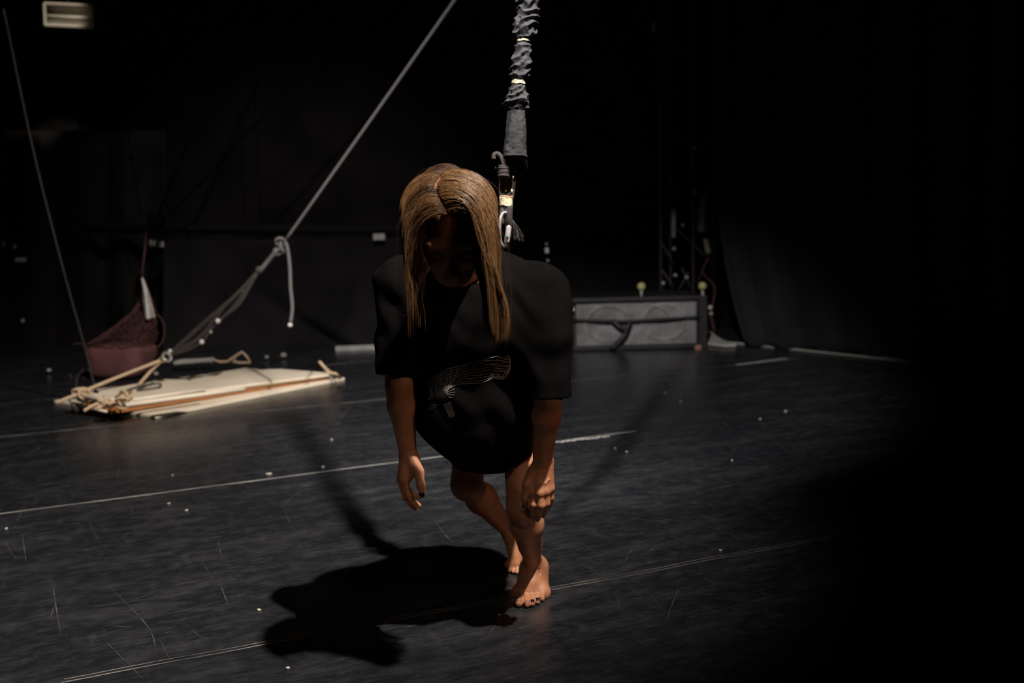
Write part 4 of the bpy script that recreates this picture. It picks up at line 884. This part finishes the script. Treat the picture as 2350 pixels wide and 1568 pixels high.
# torn flap at the right of the sleeve's lower edge
m_ = MB(); NU, NV = 12, 14; vs = []
for j in range(NV + 1):
    t = j / NV
    for i in range(NU + 1): u = i / NU; vs.append(P(1176 + 32 * u + 4 * t * u, 350 + 12 * u + (2 + 26 * u ** 2) * t, 2.79 + .03 * (1 - u) + .012 * sin(u * 5 + t * 2)))
m_.add(vs, [(j * (NU + 1) + i, j * (NU + 1) + i + 1, (j + 1) * (NU + 1) + i + 1, (j + 1) * (NU + 1) + i) for j in range(NV) for i in range(NU)]); o = m_.build('sleeve_flap', CORD, bg); q = o.modifiers.new('t', 'SOLIDIFY'); q.thickness = .0012
def wraps(px, py, d, w_, turns, sp, tilt, r_, m, nm='rubber_band'):
    m_ = MB(); R_ = w_ / 2 / FPX * d; N = turns * 18; pts = []
    for i in range(N + 1):
        a = 2 * pi * i / 18; t = i / N; c = P(px, py + (t - .5) * sp, d); pts.append(c + Vector((R_ * cos(a), R_ * sin(a), .0015 * sin(i * 1.7) + tilt * R_ * cos(a))))
    tube(m_, pts, r_, 6); return m_.build(nm, m, bg)
wraps(1202, 92, 2.72, 29, 4, 5, .0, .0022, RUBBER); wraps(1190, 188, 2.73, 29, 6, 8, -.05, .0022, RUBBER)
wraps(1161, 463, 2.78, 27, 9, 18, -.12, .0024, RUBBER); o = wraps(1162.5, 452, 2.78, 26, 2, 3, -.12, .0022, mat('tan_band', (.40, .24, .13), .6)); o['label'] = 'tan band above the cream ones'
m_ = MB(); ctop = P(1330, -1095, 2.84); tube(m_, [ctop + Vector((0, 0, -.1)), Vector((ctop.x + .28, ctop.y + .2, 6.4))], .006, 10); m_.build('upper_cord', CORD, bg)
# elastic strands between the sleeve and the clip
for pts, r_ in (([(1176, 352), (1175, 400), (1169, 450), (1164, 475)], .0085), ([(1184, 352), (1181, 400), (1174, 450), (1168, 475)], .0075), ([(1163, 358), (1160, 410), (1156, 455), (1156, 475)], .0060), ([(1152, 400), (1149, 430), (1150, 460), (1152, 475)], .0055), ([(1169, 350), (1167, 400), (1163, 450), (1161, 475)], .006)):
    m_ = MB(); tube(m_, spline([P(x, y, 2.79 + .006 * (i % 2) + .004 * len(pts)) for i, (x, y) in enumerate(pts)], 18), r_, 10); m_.build('elastic_strand', CORD, bg)
m_ = MB(); tube(m_, spline([P(1155, 472, 2.78), P(1152, 495, 2.77), P(1150, 515, 2.77)], 8), .009, 10); m_.build('elastic_strand', CORD, bg)
m_ = MB(); tube(m_, spline([P(1165, 472, 2.78), P(1165, 500, 2.78), P(1168, 520, 2.79), P(1166, 552, 2.80)], 10), lambda t: .0155 - .004 * t, 12); m_.build('cord_eye', CORD, bg)
for (x, y, w_, h_) in ((1178, 407, 4, 8), (1174.5, 438, 5, 10), (1161, 437, 2.5, 8)):
    m_ = MB(); c = P(x, y, 2.795); s_ = 2.79 / FPX; ball(m_, c, 1, 6, (w_ / 2 * s_, .004, h_ / 2 * s_)); m_.build('tape_mark', RUBBER, bg)
# knot left of the strands with its curled tail
m_ = MB(); tube(m_, spline([P(1133, 366, 2.76), P(1134, 356, 2.76), P(1142, 353, 2.76), P(1151, 362, 2.76), P(1156, 378, 2.76), P(1157, 388, 2.765)], 20), .0068, 8); m_.build('curled_tail', CORD, bg)
m_ = MB()
for k in range(6): ring(m_, P(1156, 384 + k * 4.2, 2.77), (.15 * cos(k), .2, 1), .0135 + .0012 * (k % 2), .0034, 18, 6)
m_.build('knot', CORD, bg)
for seedp, n in (((1177, 505), 22), ((1134, 374), 7)):
    m_ = MB()
    for i in range(n):
        if n > 10:
            e = (random.uniform(1178, 1204), random.uniform(534, 556)); mid = ((seedp[0] + e[0]) / 2 + random.uniform(-1, 3), (seedp[1] + e[1]) / 2)
        else: e = (random.uniform(1130, 1141), random.uniform(382, 388)); mid = ((seedp[0] + e[0]) / 2, 378)
        tube(m_, spline([P(*seedp, 2.78), P(*mid, 2.78 + random.uniform(-.01, .01)), P(*e, 2.78 + random.uniform(-.015, .015))], 6), .0009, 4)
    o = m_.build('frayed_end', CORD, bg); o['kind'] = 'stuff'
# steel carabiner
cb_ = MB(); tube(cb_, spline([P(1163, 488, 2.76), P(1154, 490, 2.76), P(1148, 504, 2.755), P(1146, 530, 2.755), P(1149, 556, 2.76), P(1157, 566, 2.765), P(1164, 560, 2.765)], 28), .0052, 10); car = cb_.build('carabiner', STEEL, bg)
m_ = MB(); tube(m_, spline([P(1168, 517, 2.755), P(1167, 524, 2.755), P(1165, 540, 2.755), P(1163, 558, 2.76)], 10), lambda t: .0035 if t < .15 else .0078, 12); m_.build('carabiner_gate', mat('brushed_steel', (.50, .48, .50), .45, metal=.1), bg)
m_ = MB(); ball(m_, P(1164.5, 544, 2.747), .0036, 8); o = m_.build('gate_button', GREEN, bg); o['label'] = 'green button on the gate'
m_ = MB(); tube(m_, spline([P(1160, 562, 2.78), P(1140, 590, 2.80), P(1110, 640, 2.83)], 8), .010, 8); m_.build('harness_strap', BLACK, dancer)
